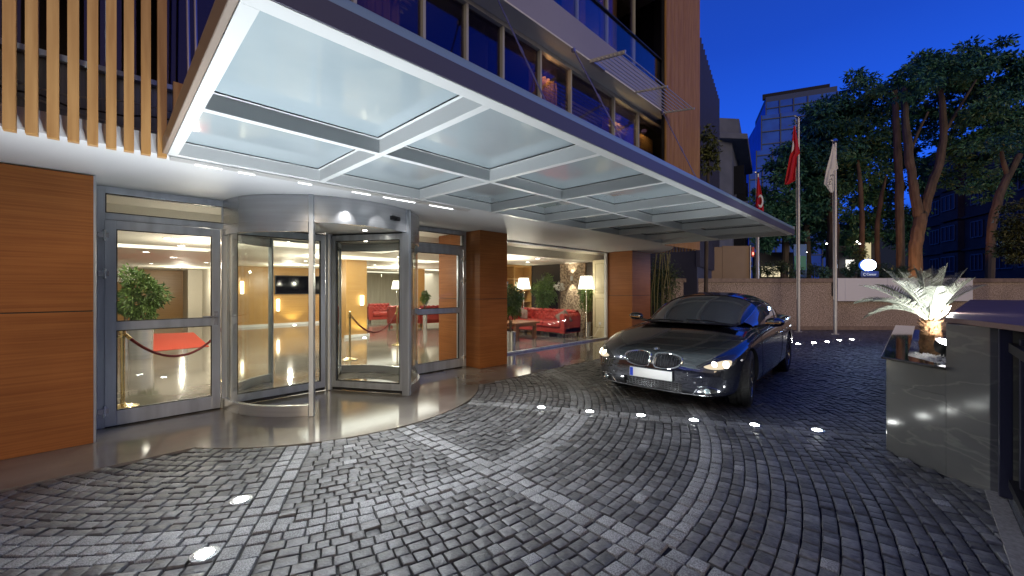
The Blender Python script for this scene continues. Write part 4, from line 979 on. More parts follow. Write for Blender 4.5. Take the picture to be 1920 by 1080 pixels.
# wheels
tyre = mat('tyre_rubber', (.018, .018, .019), .65); rim_m = mat('dark_alloy', (.22, .22, .24), .25, metal=.9)
def wheel(cx_, sg, steer=0):
    M = Matrix.Translation((cx_, sg*.79, .335)) @ Matrix.Rotation(R(steer), 4, 'Z') @ Matrix.Rotation(-sg*PI/2, 4, 'X')
    b = B(); R0 = .335; b.lathe((0, 0, 0), [(.235, -.115), (.30, -.122), (.325, -.112), (R0, -.09), (R0+.001, -.03), (R0-.006, -.026), (R0-.006, -.02), (R0+.001, -.016), (R0+.001, .016), (R0-.006, .02), (R0-.006, .026), (R0+.001, .03), (R0, .09), (.325, .112), (.30, .122), (.235, .115), (.235, -.115)], 48)
    for j in range(64):
        a = 2*PI*j/64; b.beam((R0*math.cos(a), R0*math.sin(a), -.10), (R0*math.cos(a+.05), R0*math.sin(a+.05), -.035), .010, .007, (math.cos(a), math.sin(a), 0)); b.beam((R0*math.cos(a), R0*math.sin(a), .10), (R0*math.cos(a+.05), R0*math.sin(a+.05), .035), .010, .007, (math.cos(a), math.sin(a), 0))
    b.v = [tuple(M @ Vector(v)) for v in b.v]; w_ = obj('wheel', b, tyre, car)
    b = B(); b.lathe((0, 0, 0), [(.236, -.10), (.236, .105), (.228, .112), (.218, .10), (.205, .05), (.205, -.10)], 36)
    for j in range(10):
        a = 2*PI*j/10
        for da in (-.07, .07): b.beam((.045*math.cos(a), .045*math.sin(a), .082), (.222*math.cos(a+da), .222*math.sin(a+da), .098), .016, .022, (0, 0, 1))
    b.lathe((0, 0, 0), [(0, .10), (.03, .10), (.06, .085), (.06, .06), (0, .06)], 20)
    b.v = [tuple(M @ Vector(v)) for v in b.v]; obj('rim', b, rim_m, w_)
    b = B(); b.lathe((0, 0, 0), [(0, .02), (.16, .02), (.16, .04), (0, .04)], 28); b.v = [tuple(M @ Vector(v)) for v in b.v]; obj('brake_disc', b, steel, w_)
for sg in (-1, 1): wheel(.83, sg, 7); wheel(3.61, sg)
TH = R(3.05); car.rotation_euler = (0, 0, TH); car.location = (4.654, 2.265, 0)
for sg in (-1, 1):
    hp = Matrix.Translation(car.location) @ Matrix.Rotation(TH, 4, 'Z') @ Vector((-.02, sg*.72, .56))
# ================================================================ helpers for things farther out
RV = Vector((s, -s, 0)); FV = Vector((s, s, 0)); UP = Vector((0, 0, 1))
def text_mesh(name, body, size, loc, xdir, updir, m, parent=None, depth=.004, origin=None):
    cu = bpy.data.curves.new('t', 'FONT'); cu.body = body; cu.size = size; cu.align_x = 'CENTER'; cu.align_y = 'CENTER'; cu.extrude = depth
    t_ = bpy.data.objects.new('t', cu); COL.objects.link(t_); bpy.context.view_layer.update()
    me_ = bpy.data.meshes.new_from_object(t_.evaluated_get(bpy.context.evaluated_depsgraph_get())); bpy.data.objects.remove(t_)
    x, y = Vector(xdir).normalized(), Vector(updir).normalized(); z = x.cross(y); off = wloc(parent) if parent else Vector((0, 0, 0))
    M = Matrix((x, y, z)).transposed().to_4x4(); M.translation = Vector(loc)-off; me_.transform(M)
    o = bpy.data.objects.new(name, me_); COL.objects.link(o); o.parent = parent; me_.materials.append(m); return o
# ================================================================ MARBLE COUNTER AND PLANTER
marble = mat('dark_grey_marble', (.12, .118, .11), .12, noise=((1.3, 1.3, 2.2), (.18, .175, .16), 8, .4, .7), spec=.5)
n_ = marble.node_tree; bs = n_.nodes['Principled BSDF']   # thin pale veins
tcn = n_.nodes.new('ShaderNodeTexCoord'); no = n_.nodes.new('ShaderNodeTexNoise'); no.inputs['Scale'].default_value = .9; no.inputs['Detail'].default_value = 5; no.inputs['Roughness'].default_value = .5; no.inputs['Distortion'].default_value = .15; mpv = n_.nodes.new('ShaderNodeMapping'); mpv.inputs['Rotation'].default_value = (0, R(38), R(45)); mpv.inputs['Scale'].default_value = (.7, 1, 2.6); n_.links.new(tcn.outputs['Object'], mpv.inputs[0])
rp = n_.nodes.new('ShaderNodeValToRGB'); el = rp.color_ramp.elements; el[0].position = .488; el[0].color = (0, 0, 0, 1); el[1].position = .5; el[1].color = (.55, .55, .55, 1); e3 = el.new(.512); e3.color = (0, 0, 0, 1)
mxn = n_.nodes.new('ShaderNodeMix'); mxn.data_type = 'RGBA'; mxn.inputs['B'].default_value = (.24, .23, .20, 1); old = bs.inputs['Base Color'].links[0].from_socket
n_.links.new(mpv.outputs[0], no.inputs['Vector']); n_.links.new(no.outputs['Fac'], rp.inputs[0]); n_.links.new(rp.outputs[0], mxn.inputs['Factor']); n_.links.new(old, mxn.inputs['A']); n_.links.new(mxn.outputs['Result'], bs.inputs['Base Color'])
ct_ = thing('marble_counter', 'dark veined marble counter block with raised brown cap at the right edge', 'counter', (4.5, -.2, 0))
A_, P_, B_ = (4.863, .181), (4.548, -.168), (4.365, -.37)
b = B(); b.prism([A_, P_, (4.60, -.17), (9.2, -.52), (9.2, .20)][::-1], -.03, .60); b.prism([A_, P_, (4.575, -.19), (4.88, .152)][::-1], .60, .80); obj('planter_box', b, marble, ct_, bevel=.003)
b = B(); b.prism([(4.88, .152), (4.91, .125), (9.2, .14), (9.2, .20), A_][::-1], .60, .80); obj('planter_side', b, marble, ct_)
b = B(); b.prism([P_, B_, (4.40, -2.5), (12, -2.5), (12, -.74), (4.60, -.17)][::-1], -.03, 1.154); obj('tall_block', b, marble, ct_, bevel=.003)
gl_ = mat('dark_polished_ledge', (.035, .034, .032), .05, coat=1)
b = B(); b.prism([(4.845, .215), (4.50, -.166), (4.62, -.171), (5.06, .045), (9.2, .0), (9.2, .23)][::-1], .802, .824); obj('ledge', b, gl_, ct_, bevel=.004)
capm = mat('brown_cap_stone', (.16, .10, .09), .45, noise=(3, (.20, .13, .12), 5), spec=.3)
b = B(); b.prism([(4.70, -.165), (4.31, -.345), (4.01, -.454), (2.9, -.85), (2.9, -3.2), (13, -3.2), (13, -.83)], 1.156, 1.195); obj('counter_cap', b, capm, ct_, bevel=.004)
rg = random.Random(3); b = B()
for _ in range(1500):
    x = rg.uniform(4.75, 7.2); y = rg.uniform(-.40, .145)
    if (x-4.863)*.742-(y-.181)*.67 < .05 or y < -.165-(x-4.6)*.076+.02: continue
    q = Vector((x, y, .775+rg.uniform(0, .02))); r_ = rg.uniform(.010, .02); vs = [q+Vector((r_*math.cos(a)*rg.uniform(.7, 1), r_*math.sin(a)*rg.uniform(.7, 1), 0)) for a in (0, 1.26, 2.5, 3.77, 5)]+[q+Vector((0, 0, r_*.7))]
    b.add(vs, [(0, 1, 5), (1, 2, 5), (2, 3, 5), (3, 4, 5), (4, 0, 5)], True)
b.box(4.9, 9.1, -.14, .13, .70, .775)
o = obj('gravel', b, mat('white_pebbles', (.62, .60, .56), .7, vary=.25)); o['kind'] = 'stuff'; o['label'] = 'white pebbles filling the marble planter round the palm'
# black gate machinery to the right of the block
gt = thing('sliding_gate', 'black steel sliding gate frame on its floor track at the right picture edge', 'gate', (3.8, -.5, 0))
b = B(); b.box(2.0, 4.30, -.95, -.93, .03, 1.10); obj('gate_panel', b, mat('dark_gate_sheet', (.012, .012, .016), .5), gt)
for x, y, h in ((4.27, -.43, 1.15), (4.10, -.50, 1.10), (3.62, -.47, 1.15)):
    b = B(); b.box(x-.025, x+.025, y-.03, y+.03, .02, h); obj('gate_post', b, mat('gate_post_paint', (.03, .03, .05), .35), gt, bevel=.004)
b = B(); b.box(3.64, 4.25, -.49, -.44, 1.0, 1.06); obj('gate_rail', b, black, gt); b = B(); b.box(3.64, 4.25, -.49, -.44, .10, .15); obj('gate_rail', b, black, gt)
b = B(); b.box(4.0, 4.2, -.70, -.56, .35, .60); b.tube([(4.05, -.55, .45), (4.05, -.5, .45)], .03, 10); obj('gate_motor', b, mat('motor_grey', (.05, .05, .06), .4), gt, bevel=.01)
b = B(); b.box(-2, 4.26, -.47, -.44, -.02, .016); b.box(-2, 4.26, -.53, -.50, -.02, .016); obj('gate_track', b, steel, gt)
b = B(); b.box(-2, 4.36, -.435, -.345, -.03, .012); structure(obj('kerb', b, mat('concrete_kerb', (.22, .20, .19), .8, noise=(50, (.32, .30, .28), 4))))
# ---------------- palm
ps = G(1745, 662, .79); palm = thing('cycad_palm', 'spotlit sago palm with stiff feathery fronds in the marble planter', 'palm', ps)
b = B(); pr = []
for i in range(9): pr.append((.082-.014*abs(i-3)/4+.006*(i % 2), .045*i-.04))
b.lathe(ps, [(0, -.04)]+pr+[(0, .33)], 18)
rg = random.Random(8)
for _ in range(150):
    a = rg.uniform(0, 6.28); z = rg.uniform(.0, .32); rr = .078; p = ps+Vector((rr*math.cos(a), rr*math.sin(a), z)); o_ = Vector((math.cos(a), math.sin(a), .9)); t_ = Vector((-math.sin(a), math.cos(a), 0))*.012
    b.add([p-t_, p+t_, p+o_*.03], [(0, 1, 2)])
obj('trunk', b, mat('palm_trunk_bark', (.26, .14, .06), .85, noise=(30, (.14, .07, .03), 4)), palm)
crown = ps+Vector((0, 0, .33)); frm = mat('palm_frond', (.17, .185, .15), .4, spec=.6, vary=.3); 
def frond(tip, sag, seed):
    rr = random.Random(seed); tip = Vector(tip); L = tip.length; P = []
    side_up = Vector((0, 0, 1)); d0 = tip.normalized()
    for i in range(21):
        t = i/20; q = crown+tip*t; q.z += sag*math.sin(PI*t)*L - .10*sag*t; P.append(q)
    b = B(); b.tube(P, [.011-.009*i/20 for i in range(21)], 5)
    nleaf = 42
    for k in range(4, nleaf):
        t = k/nleaf; i = min(19, int(t*20)); f = t*20-i; q = P[i].lerp(P[i+1], f); d = (P[i+1]-P[i]).normalized()
        sd = d.cross(UP); sd = sd.normalized() if sd.length > .15 else d.cross(FV).normalized(); up_ = sd.cross(d).normalized()
        ll = .135*math.sin(PI*min(1, .12+t*.95))**.55*rr.uniform(.85, 1.08)
        for sg in (-1, 1):
            dr = (sd*sg*.82+d*.50+up_*.32+Vector((rr.gauss(0, .04),)*3)).normalized(); w_ = d*.0042
            e_ = q+dr*ll; mdp = q+dr*ll*.55+up_*.006
            b.add([q-w_, q+w_, mdp+w_*.9, e_, mdp-w_*.9], [(0, 1, 2, 3, 4)])
    obj('frond', b, frm, palm)
def cdir(du, dv, dep): return RV*(du/756*3.75)+UP*(-dv/756*3.75)+FV*dep
for i, (du, dv, dep, sg_) in enumerate(((-132, -30, -.05, .10), (-104, -66, -.15, .08), (-100, -58, .25, .09), (-74, -84, -.05, .06), (-58, -88, .2, .05), (-40, -86, -.1, .03), (-14, -93, .1, .02), (8, -95, -.12, .02), (28, -92, .12, .04), (50, -86, -.1, .05), (74, -78, .1, .08), (92, -68, .2, .10), (108, -58, -.02, .10), (-70, -20, .55, .16), (40, -40, .60, .14), (-30, -60, .45, .1), (70, -50, .45, .12), (-55, -55, -.32, .10), (20, -70, -.30, .08), (-90, 8, .3, .22))):
    frond(cdir(du*1.0, dv*1.12-6, dep), sg_, i)
b = B()
for k_ in range(26):
    a = rg.uniform(0, 6.28); q = crown+Vector((.02*math.cos(a), .02*math.sin(a), -.02)); b.tube([q, q+Vector((.09*math.cos(a), .09*math.sin(a), .09)), q+Vector((.12*math.cos(a), .12*math.sin(a), .16))], [.012, .007, .002], 5)
obj('frond_base', b, mat('pale_frond_bases', (.45, .40, .28), .7), palm)
sp = G(1772, 668, .80); pf = thing('spot_lamp', 'black bowl shaped spotlight standing on the pebbles in front of the palm', 'spotlight', sp)
M = Matrix.Translation(sp+Vector((0, 0, .09))) @ Matrix.Rotation(R(24), 4, RV)
b = B(); b.lathe((0, 0, 0), [(0, -.07), (.05, -.06), (.075, -.01), (.082, .045), (.074, .045), (.066, .0), (0, -.01)], 22); b.v = [tuple(M @ Vector(v)) for v in b.v]; obj('bowl', b, black, pf)
b = B(); b.lathe((0, 0, 0), [(0, .012), (.066, .012)], 18); b.v = [tuple(M @ Vector(v)) for v in b.v]; obj('lens', b, emission('spot_glow', (1, 1, 1), 60), pf)
b = B(); b.tube([sp+Vector((-.03, 0, 0)), sp+Vector((-.02, 0, .05))], .008, 6); b.tube([sp+Vector((.04, .02, -.0)), sp+Vector((.02, .01, .05))], .008, 6); obj('foot', b, black, pf)
lamp('SPOT', 'palm_spot', sp+Vector((0, 0, .13))-FV*.02, 65, (1, 1, .98), pf, .04, None, crown+Vector((-.02, 0, .22)), 120, .5)
lamp('POINT', 'palm_glow', crown+Vector((0, 0, .10))-FV*.13+RV*.02, 12, (1, 1, .98), pf, .03)
# ================================================================ BACK WALL, PANELS, POLES
peb = mat('pebbledash_wall', (.19, .145, .135), .85, noise=(34, (.55, .45, .44), 7, .38, .68), bump=(40, .8, 5), stain=(.8, .75))
coping = mat('dark_coping', (.17, .12, .12), .6, noise=(9, (.24, .18, .17), 4))
WW = 14.1
def cblock(name, u0, u1, v_top, z_or_v0, w, th, m, parent=None, label=None, cat=None, **k):
    """a block facing the camera axis: u0..u1 wide at depth w, th metres deep"""
    p0, p1 = W(u0, w), W(u1, w); zt = H+(CY-v_top)/F0*w; z0 = z_or_v0 if abs(z_or_v0) < 5 else H+(CY-z_or_v0)/F0*w
    b = B(); q = [(p0.x, p0.y), (p1.x, p1.y), (p1.x+FV.x*th, p1.y+FV.y*th), (p0.x+FV.x*th, p0.y+FV.y*th)]; b.prism(q, z0, zt)
    o = obj(name, b, m, parent, origin=(p0.x, p0.y, z0), **k)
    if cat: tag(o, label, cat)
    return o
bw = thing('yard_wall', 'long pebbledash yard wall with dark coping behind the parked car', 'wall', W(1400, WW))
cblock('wall_face', 1253, 2050, 529, -.04, WW, .3, peb, bw); cblock('coping', 1250, 2060, 522, 529.2, WW-.05, .4, coping, bw)
cblock('pilaster', 1240, 1253, 524, -.04, WW-.03, .36, peb, bw); cblock('plinth', 1253, 2050, 612, -.04, WW-.08, .07, coping, bw)
cblock('recess_trim', 1253, 1262, 529, -.04, WW-.012, .011, coping, bw)
cblock('end_trim', 1562, 1567, 523.5, 555, WW-.06, .05, mat('dark_trim', (.05, .04, .05), .5), bw)
wp = thing('white_hoarding', 'plain white board panels fixed to the front of the yard wall', 'board', W(1571, 13.7))
for u0, u1 in ((1571, 1584.4), (1584.8, 1664), (1664.4, 1744), (1744.4, 1824)): cblock('board', u0, u1, 521.5, 564.5, 13.95, .03, mat('white_board', (.72, .74, .90), .45), wp)
polem = mat('flagpole_steel', (.55, .55, .58), .4, metal=.3)
def pole(u, w, vtop, label, r=.05):
    p = W(u, w); zt = H+(CY-vtop)/F0*w; t = thing('flagpole', label, 'flagpole', p, 'flagpoles by the yard wall')
    b = B(); b.tube([p+UP*-.03, p+UP*zt*.36], r, 12); b.tube([p+UP*(zt*.36), p+UP*(zt*.72)], r*.86, 12); b.tube([p+UP*(zt*.72), p+UP*zt], r*.72, 12); obj('mast', b, polem, t)
    b = B(); b.box(p.x-.09, p.x+.09, p.y-.09, p.y+.09, -.02, .03); obj('base_plate', b, polem, t)
    b = B(); b.lathe((p.x, p.y, zt), [(0, 0), (r*.8, 0), (r*1.6, .05), (r*.9, .12), (0, .14)], 12); b.beam((p.x, p.y, zt+.04), tuple(p+UP*(zt+.08)-RV*.14), .03, .03); obj('truck', b, chrome, t); 
    b = B(); b.tube([p+UP*(zt)-RV*.10-FV*.02, p+UP*1.1-RV*(r+.02)-FV*.02], .006, 5); obj('halyard', b, white, t)
pole(1497, 13.3, 222, 'tallest steel flagpole with a red flag, just right of the canopy corner'); pole(1566, 12.6, 268, 'shorter steel flagpole carrying the white lettered flag'); pole(1421, 17.5, 326, 'far flagpole behind the canopy edge carrying a small red flag', .06)
redf = mat('red_flag_cloth', (.48, .008, .02), .7); whf = mat('white_flag_cloth', (.72, .72, .76), .7)
def flag(name, rows, w, m, label, amp=.05, folds=3.2):
    P = []; dense = []
    for (v0, a0, b0), (v1, a1, b1) in zip(rows, rows[1:]):
        for k in range(4): t = k/4; dense.append((v0+(v1-v0)*t, a0+(a1-a0)*t, b0+(b1-b0)*t))
    dense.append(rows[-1])
    def F(v, a, c, j): 
        d = (c-a)/F0*w; return W(a+(c-a)*j, w-amp*1.3*math.sin(j*PI*folds+v*.03)*min(1, d*2)-.09, v)
    for v, a, c in dense: P.append([tuple(F(v, a, c, j/12)) for j in range(13)])
    b = B(); b.grid(P); o = obj(name, b, m, origin=W(rows[0][1], w, rows[0][0]), solid=.012); tag(o, label, 'flag'); return o, F, dense
f1, F1, d1 = flag('flag', [(236, 1488.5, 1491), (255, 1486, 1494), (270, 1485, 1497), (287, 1482.5, 1500), (294, 1480.5, 1494), (320, 1475.5, 1492), (338, 1472, 1491), (341, 1472, 1486), (346, 1471, 1478)], 13.25, redf, 'limp red flag with a white crescent on the tall flagpole')
def patchf(nm, F, rows, m, par, lift=.03):
    P = [[tuple(Vector(F(v, a, c, j))-FV*lift) for j in js] for v, a, c, js in rows]; b = B(); b.grid(P); return obj(nm, b, m, par, solid=.004)
patchf('crescent', F1, [(v, a, c, [t*wd for t in (0, .33, .66, 1)]) for v, a, c, wd in ((264, 1485.6, 1496, .02), (269, 1485, 1497, .18), (275, 1484.3, 1498, .26), (281, 1483.5, 1499, .22), (287, 1482.5, 1500, .02))], whf, f1)
f2, F2, d2 = flag('flag', [(270, 1561.5, 1564), (290, 1557, 1567), (308, 1552, 1570), (316, 1550, 1571.5), (320, 1549, 1565), (345, 1544.5, 1564), (349, 1549, 1564), (357, 1554, 1563.5), (361, 1557, 1561)], 12.55, whf, 'limp white flag with dark letters on the shorter flagpole', .03)
ink = mat('flag_ink', (.02, .03, .06), .7)
for ch, u, v in (('E', 1559.5, 329), ('T', 1556.5, 337), ('N', 1555, 343.5)):
    text_mesh('letter', ch, .15, W(u, 12.28, v), RV*.35-UP, RV+UP*.35, ink, f2)
f3, F3, d3 = flag('flag', [(332, 1421, 1423), (345, 1419.5, 1425), (362, 1418, 1428), (380, 1416.5, 1430.5), (395, 1416, 1432), (400, 1417, 1430)], 17.3, redf, 'small red flag with white crescent low behind the canopy edge', .04)
P = []; c0 = (1425.5, 377)
b = B()
for k_ in range(15):
    a = R(-140+k_*280/14); wd = 3.2*math.cos((k_-7)/7.6*PI/2)**.7
    P.append([tuple(W(c0[0]+(5.0+dd)*math.cos(a)*.9, 17.05, c0[1]-(10+dd*2)*math.sin(a))) for dd in (-wd/2, wd/2)])
b.grid(P); obj('crescent', b, whf, f3, solid=.004)
# ================================================================ BEHIND THE WALL
hb = thing('site_hoarding', 'brown sheet hoarding standing behind the yard wall under the canopy corner', 'hoarding', W(1350, 17))
for u0, u1 in ((1306, 1354), (1354.5, 1407)): cblock('sheet', u0, u1, 463 if u0 < 1340 else 461, -.04, 17.0, .05, mat('brown_sheet', (.20, .13, .09), .5, noise=(.8, (.25, .17, .12), 2)), hb)
cblock('edge_post', 1406.6, 1408, 460, -.04, 16.95, .06, white, hb)
rl = thing('warning_light', 'small red lamp beside the brown hoarding', 'light', W(1411, 17.4, 475)); cblock('lamp_body', 1409.5, 1414.5, 463, 482, 17.4, .08, mat('red_box', (.35, .01, .01), .4), rl); cblock('lamp_lens', 1411, 1413.4, 473, 478, 17.38, .015, emission('red_lamp_glow', (1, .15, .1), 5), rl)
gs = thing('garden_stair', 'dark stair structure with warm lit treads between the pillar and the yard wall', 'stair', W(1280, 16.5))
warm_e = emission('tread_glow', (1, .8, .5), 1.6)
cblock('stair_post', 1279, 1291, 468, -.04, 16.0, .25, black, gs); cblock('stair_wall', 1245, 1306, 472, -.04, 18.2, .2, mat('dim_ochre_wall', (.20, .14, .07), .7), gs)
for k_, (u0, v0_, u1, v1_) in enumerate(((1252, 511, 1276, 501), (1291, 514.5, 1304, 508), (1291, 510, 1304, 504))):
    b = B(); b.beam(W(u0, 16.9, v0_), W(u1, 17.0, v1_), .05, .05); obj('lit_tread', b, warm_e, gs)
# bamboo screen between pillar and wall
lf_dk = leafmat('garden_leaf', (.045, .075, .03), (.08, .12, .05))
bb_ = thing('bamboo_clump', 'dark bamboo clump right of the second wood pillar', 'bamboo', W(1240, 13.2)); b = B(); rg = random.Random(5)
for k_ in range(12):
    p = W(rg.uniform(1222, 1262), rg.uniform(12.8, 13.8)); b.tube([p, p+UP*1.3+RV*rg.uniform(-.05, .05), p+UP*2.6+RV*rg.uniform(-.2, .2)], .012, 6)
obj('cane', b, mat('bamboo_cane', (.22, .20, .09), .5), bb_); b = B()
for k_ in range(4): p = W(1226+11*k_, 13.3); leafball(b, p+UP*rg.uniform(1.5, 2.1), (.35, .35, .75), 700, .10, .22, 40+k_, .1)
leafball(b, W(1238, 13.5)+UP*.9, (.5, .4, .6), 700, .1, .25, 47, .1); obj('foliage', b, lf_dk, bb_)
lf_tree = leafmat('tree_leaf', (.035, .13, .095), (.07, .20, .13)); bark = mat('tree_bark', (.05, .042, .04), .9, noise=((6, 6, 1.5), (.10, .08, .072), 6), bump=((10, 10, 3), .8, 5))
def tree(name, label, limbs, blobs, w, leaf=.26, dens=1.0, seed=1, group='trees beyond the yard wall', m=lf_tree, cat='tree'):
    base = W(limbs[0][0][0], w); t = thing(name, label, cat, base, group); b = B()
    for L in limbs:
        pts = []; rs = []
        for (u, v, r, dw) in L:
            pts.append(W(u, w+dw, v)); rs.append(r/756*w*.8)
        if L is limbs[0] or L[0][1] > 505: pts[0].z = -.05
        P2, R2 = [], []
        for i in range(len(pts)-1):
            for k in range(4):
                t_ = k/4; q = pts[i].lerp(pts[i+1], t_); q += Vector((random.uniform(-1, 1), random.uniform(-1, 1), 0))*rs[i]*.12; P2.append(q); R2.append((rs[i]+(rs[i+1]-rs[i])*t_)*random.uniform(.93, 1.07))
        P2.append(pts[-1]); R2.append(rs[-1]); b.tube(P2, R2, 10)
    obj('trunk', b, bark, t); b = B()
    for k, (u, v, ru, rv, dw) in enumerate(blobs):
        c = W(u, w+dw, v); rx, rz = ru/756*w, rv/756*w; n = int(rx*rz*700*dens*(.26/leaf)**2)
        rr = random.Random(seed*31+k); subs = max(12, int(rx*rz*4))
        for q in range(subs):
            d = Vector((rr.gauss(0, 1), rr.gauss(0, 1), rr.gauss(0, 1))).normalized()*rr.random()**.4
            cc = c+Vector((d.x*rx*.82, d.y*rx*.82, d.z*rz*.85)); sr = rr.uniform(.55, 1.15)*min(rx, rz)*.42
            leafball(b, cc, (sr*1.35, sr*1.35, sr*.6), int(n/subs), leaf*rr.uniform(.75, 1.1), .42, seed*97+k*13+q, .05)
    obj('crown', b, m, t); return t
tree('plane_tree', 'tall tree with thick forked trunk lit orange at its foot', [
    [(1711, 520, 15, 0), (1716, 470, 13, 0), (1722, 430, 12.5, 0), (1726, 402, 12, 0)], [(1722, 405, 10, 0), (1713, 350, 9, 0), (1704, 290, 8, 0), (1697, 220, 7, 0), (1694, 160, 5, 0)], [(1730, 405, 10, 0), (1742, 360, 9, 0), (1760, 310, 8, 0), (1770, 250, 7, 0), (1766, 180, 5, 0), (1755, 140, 3, 0)],
    [(1704, 290, 4, 0), (1725, 240, 3, 0), (1740, 210, 2, 0)], [(1770, 250, 4, 0), (1800, 200, 3, 0), (1830, 150, 2, 0)]],
    [(1715, 165, 48, 45, 2), (1775, 125, 50, 48, 1), (1830, 150, 58, 52, 1), (1880, 110, 50, 38, 0), (1905, 175, 45, 60, 0), (1800, 215, 45, 50, 2), (1845, 250, 60, 62, 1), (1815, 320, 45, 48, 2), (1740, 230, 30, 40, 3), (1880, 230, 40, 45, 1), (1955, 150, 60, 80, 1), (1800, 270, 55, 45, 2), (1860, 190, 60, 50, 2), (1790, 165, 40, 45, 2), (1850, 350, 45, 38, 3), (1730, 330, 35, 55, 3), (1730, 190, 45, 50, 3), (1700, 160, 42, 34, -1), (1760, 135, 45, 40, -1), (1822, 130, 45, 34, -1), (1735, 110, 34, 26, 1), (1870, 190, 45, 35, -1)], 20, .24, 1.1, 3)
tree('plane_tree', 'slender straight trunk just left of the forked tree, crown merging into the dark mass', [[(1690, 520, 9, 0), (1688, 440, 8, 0), (1686, 350, 8, 0), (1681, 250, 7, 0), (1678, 170, 5, 0)]], [(1650, 190, 60, 50, 1), (1640, 260, 60, 60, 2), (1655, 345, 45, 60, 3), (1645, 430, 40, 45, 4), (1690, 300, 45, 70, 3), (1680, 400, 45, 50, 3), (1700, 240, 50, 50, 3), (1620, 210, 50, 45, 2), (1615, 300, 55, 60, 2), (1700, 450, 40, 40, 4)], 22, .26, 1.0, 4)
tree('plane_tree', 'broad dark tree behind the two flags', [[(1560, 520, 14, 0), (1562, 430, 12, 0), (1560, 330, 8, 0), (1565, 250, 5, 0)], [(1612, 520, 6, -1), (1617, 420, 5, -1), (1613, 340, 4, -1), (1608, 300, 3, -1)], [(1648, 520, 6, -1), (1644, 430, 4.5, -1), (1652, 370, 4, -1), (1662, 330, 2, -1)]], [(1590, 180, 62, 42, 0), (1545, 215, 55, 55, 0), (1600, 260, 70, 60, 0), (1530, 300, 65, 62, 0), (1590, 350, 60, 55, 1), (1535, 390, 62, 58, 1), (1600, 420, 45, 40, 2), (1570, 240, 60, 50, 1), (1560, 330, 60, 60, 1), (1500, 340, 50, 55, 1), (1580, 455, 60, 32, 2), (1520, 450, 55, 35, 2), (1620, 380, 50, 50, 2), (1530, 250, 50, 45, 1)], 24, .28, 1.1, 5)
tree('plane_tree', 'lower dark tree left of the tall flagpole, in front of the glass tower', [[(1470, 520, 9, 0), (1472, 440, 7, 0), (1478, 370, 4, 0)], [(1516, 520, 8, 0), (1512, 420, 6, 0)]], [(1485, 300, 42, 42, 0), (1455, 360, 45, 46, 0), (1495, 370, 45, 50, 0), (1440, 415, 36, 38, 0), (1485, 430, 55, 42, 0), (1425, 455, 24, 24, 0), (1500, 320, 40, 45, 1), (1470, 400, 50, 40, 1), (1515, 400, 45, 50, 1)], 25, .28, 1.2, 6)
tree('street_tree', 'tree with a bent pale limb in front of the flats at the right picture edge', [[(1852, 540, 8, 0), (1858, 430, 8, 0), (1872, 370, 8, 0), (1890, 330, 7, 0), (1912, 290, 6, 0)], [(1890, 330, 5, 0), (1880, 300, 4, 0), (1878, 280, 3, 0)]], [(1915, 250, 40, 40, 1), (1950, 300, 50, 60, 0), (1885, 268, 34, 24, -.8), (1900, 330, 34, 30, .6)], 19, .22, .8, 7)
tree('street_tree', 'low leafy branch mass with yellowish leaves at the right picture edge', [[(1935, 560, 8, 0), (1930, 470, 6, 0), (1915, 420, 4, 0)]], [(1905, 410, 30, 40, 0), (1925, 460, 42, 42, 0), (1895, 445, 20, 28, 0)], 13, .14, 1.1, 8, m=leafmat('yellow_green_leaf', (.07, .075, .02), (.11, .11, .03)))
tree('street_tree', 'small tree squeezed between the wood slat corner and the neighbouring slatted building', [[(1322, 520, 5, 0), (1326, 400, 4, 0), (1328, 300, 3, 0)]], [(1328, 262, 22, 28, 0), (1330, 300, 20, 26, 0)], 13.2, .16, 1.2, 9, m=leafmat('olive_leaf', (.07, .09, .025), (.12, .14, .05)))
ul = thing('tree_uplight', 'garden flood lamp behind the yard wall at the foot of the forked trunk', 'light', W(1722, 17.6)); b = B(); q = W(1722, 17.6); b.lathe((q.x, q.y, 0), [(0, 0), (.1, 0), (.12, .1), (0, .1)], 12); obj('lamp_body', b, black, ul)
lamp('SPOT', 'flood', W(1722, 17.6)+UP*1.2, 700, (1, .42, .12), ul, .1, None, W(1722, 20)+UP*4.2, 70)
lamp('POINT', 'green_street_glow', W(1800, 17)+UP*3.5, 0.01, (.5, 1, .8), ul, .3) if False else None
# shop fronts and lit sign in the street
sg_ = thing('lit_sign', 'bright white oval light box sign glowing blue-white above the white boards', 'sign', W(1629, 15.4, 497)); c0 = W(1629, 15.4, 497)
b = B(); ring = [(c0+RV*(.29*math.cos(a))+UP*(.21*math.sin(a))) for a in lin(0, 2*PI, 32)[:-1]]; b.extr(ring, FV*.08); obj('light_box', b, emission('sign_glow', (.75, .88, 1), 14), sg_)
b = B(); ring2 = [p+(p-c0).normalized()*.012+FV*.01 for p in ring]; b.extr(ring2, FV*.09); obj('box_rim', b, mat('blue_rim', (.03, .10, .6), .4, emit=((.05, .2, 1), .6)), sg_)
b = B(); b.tube([c0-UP*.2+FV*.05, W(1629, 15.45)+UP*1.2], .03, 8); obj('post', b, black, sg_)
lamp('POINT', 'sign_light', c0-FV*.35, 26, (.45, .65, 1), sg_, .15)
lamp('POINT', 'sign_light', c0+FV*.5+UP*.2, 60, (.35, .55, 1), sg_, .15)
cblock('name_board', 1614, 1648, 508.5, 520, 15.3, .04, mat('navy_board', (.01, .02, .08), .4), sg_)
text_mesh('lettering', 'Center', .13, W(1634, 15.27, 514.5), RV, UP, emission('letter_glow', (.8, .85, 1), .55), sg_)
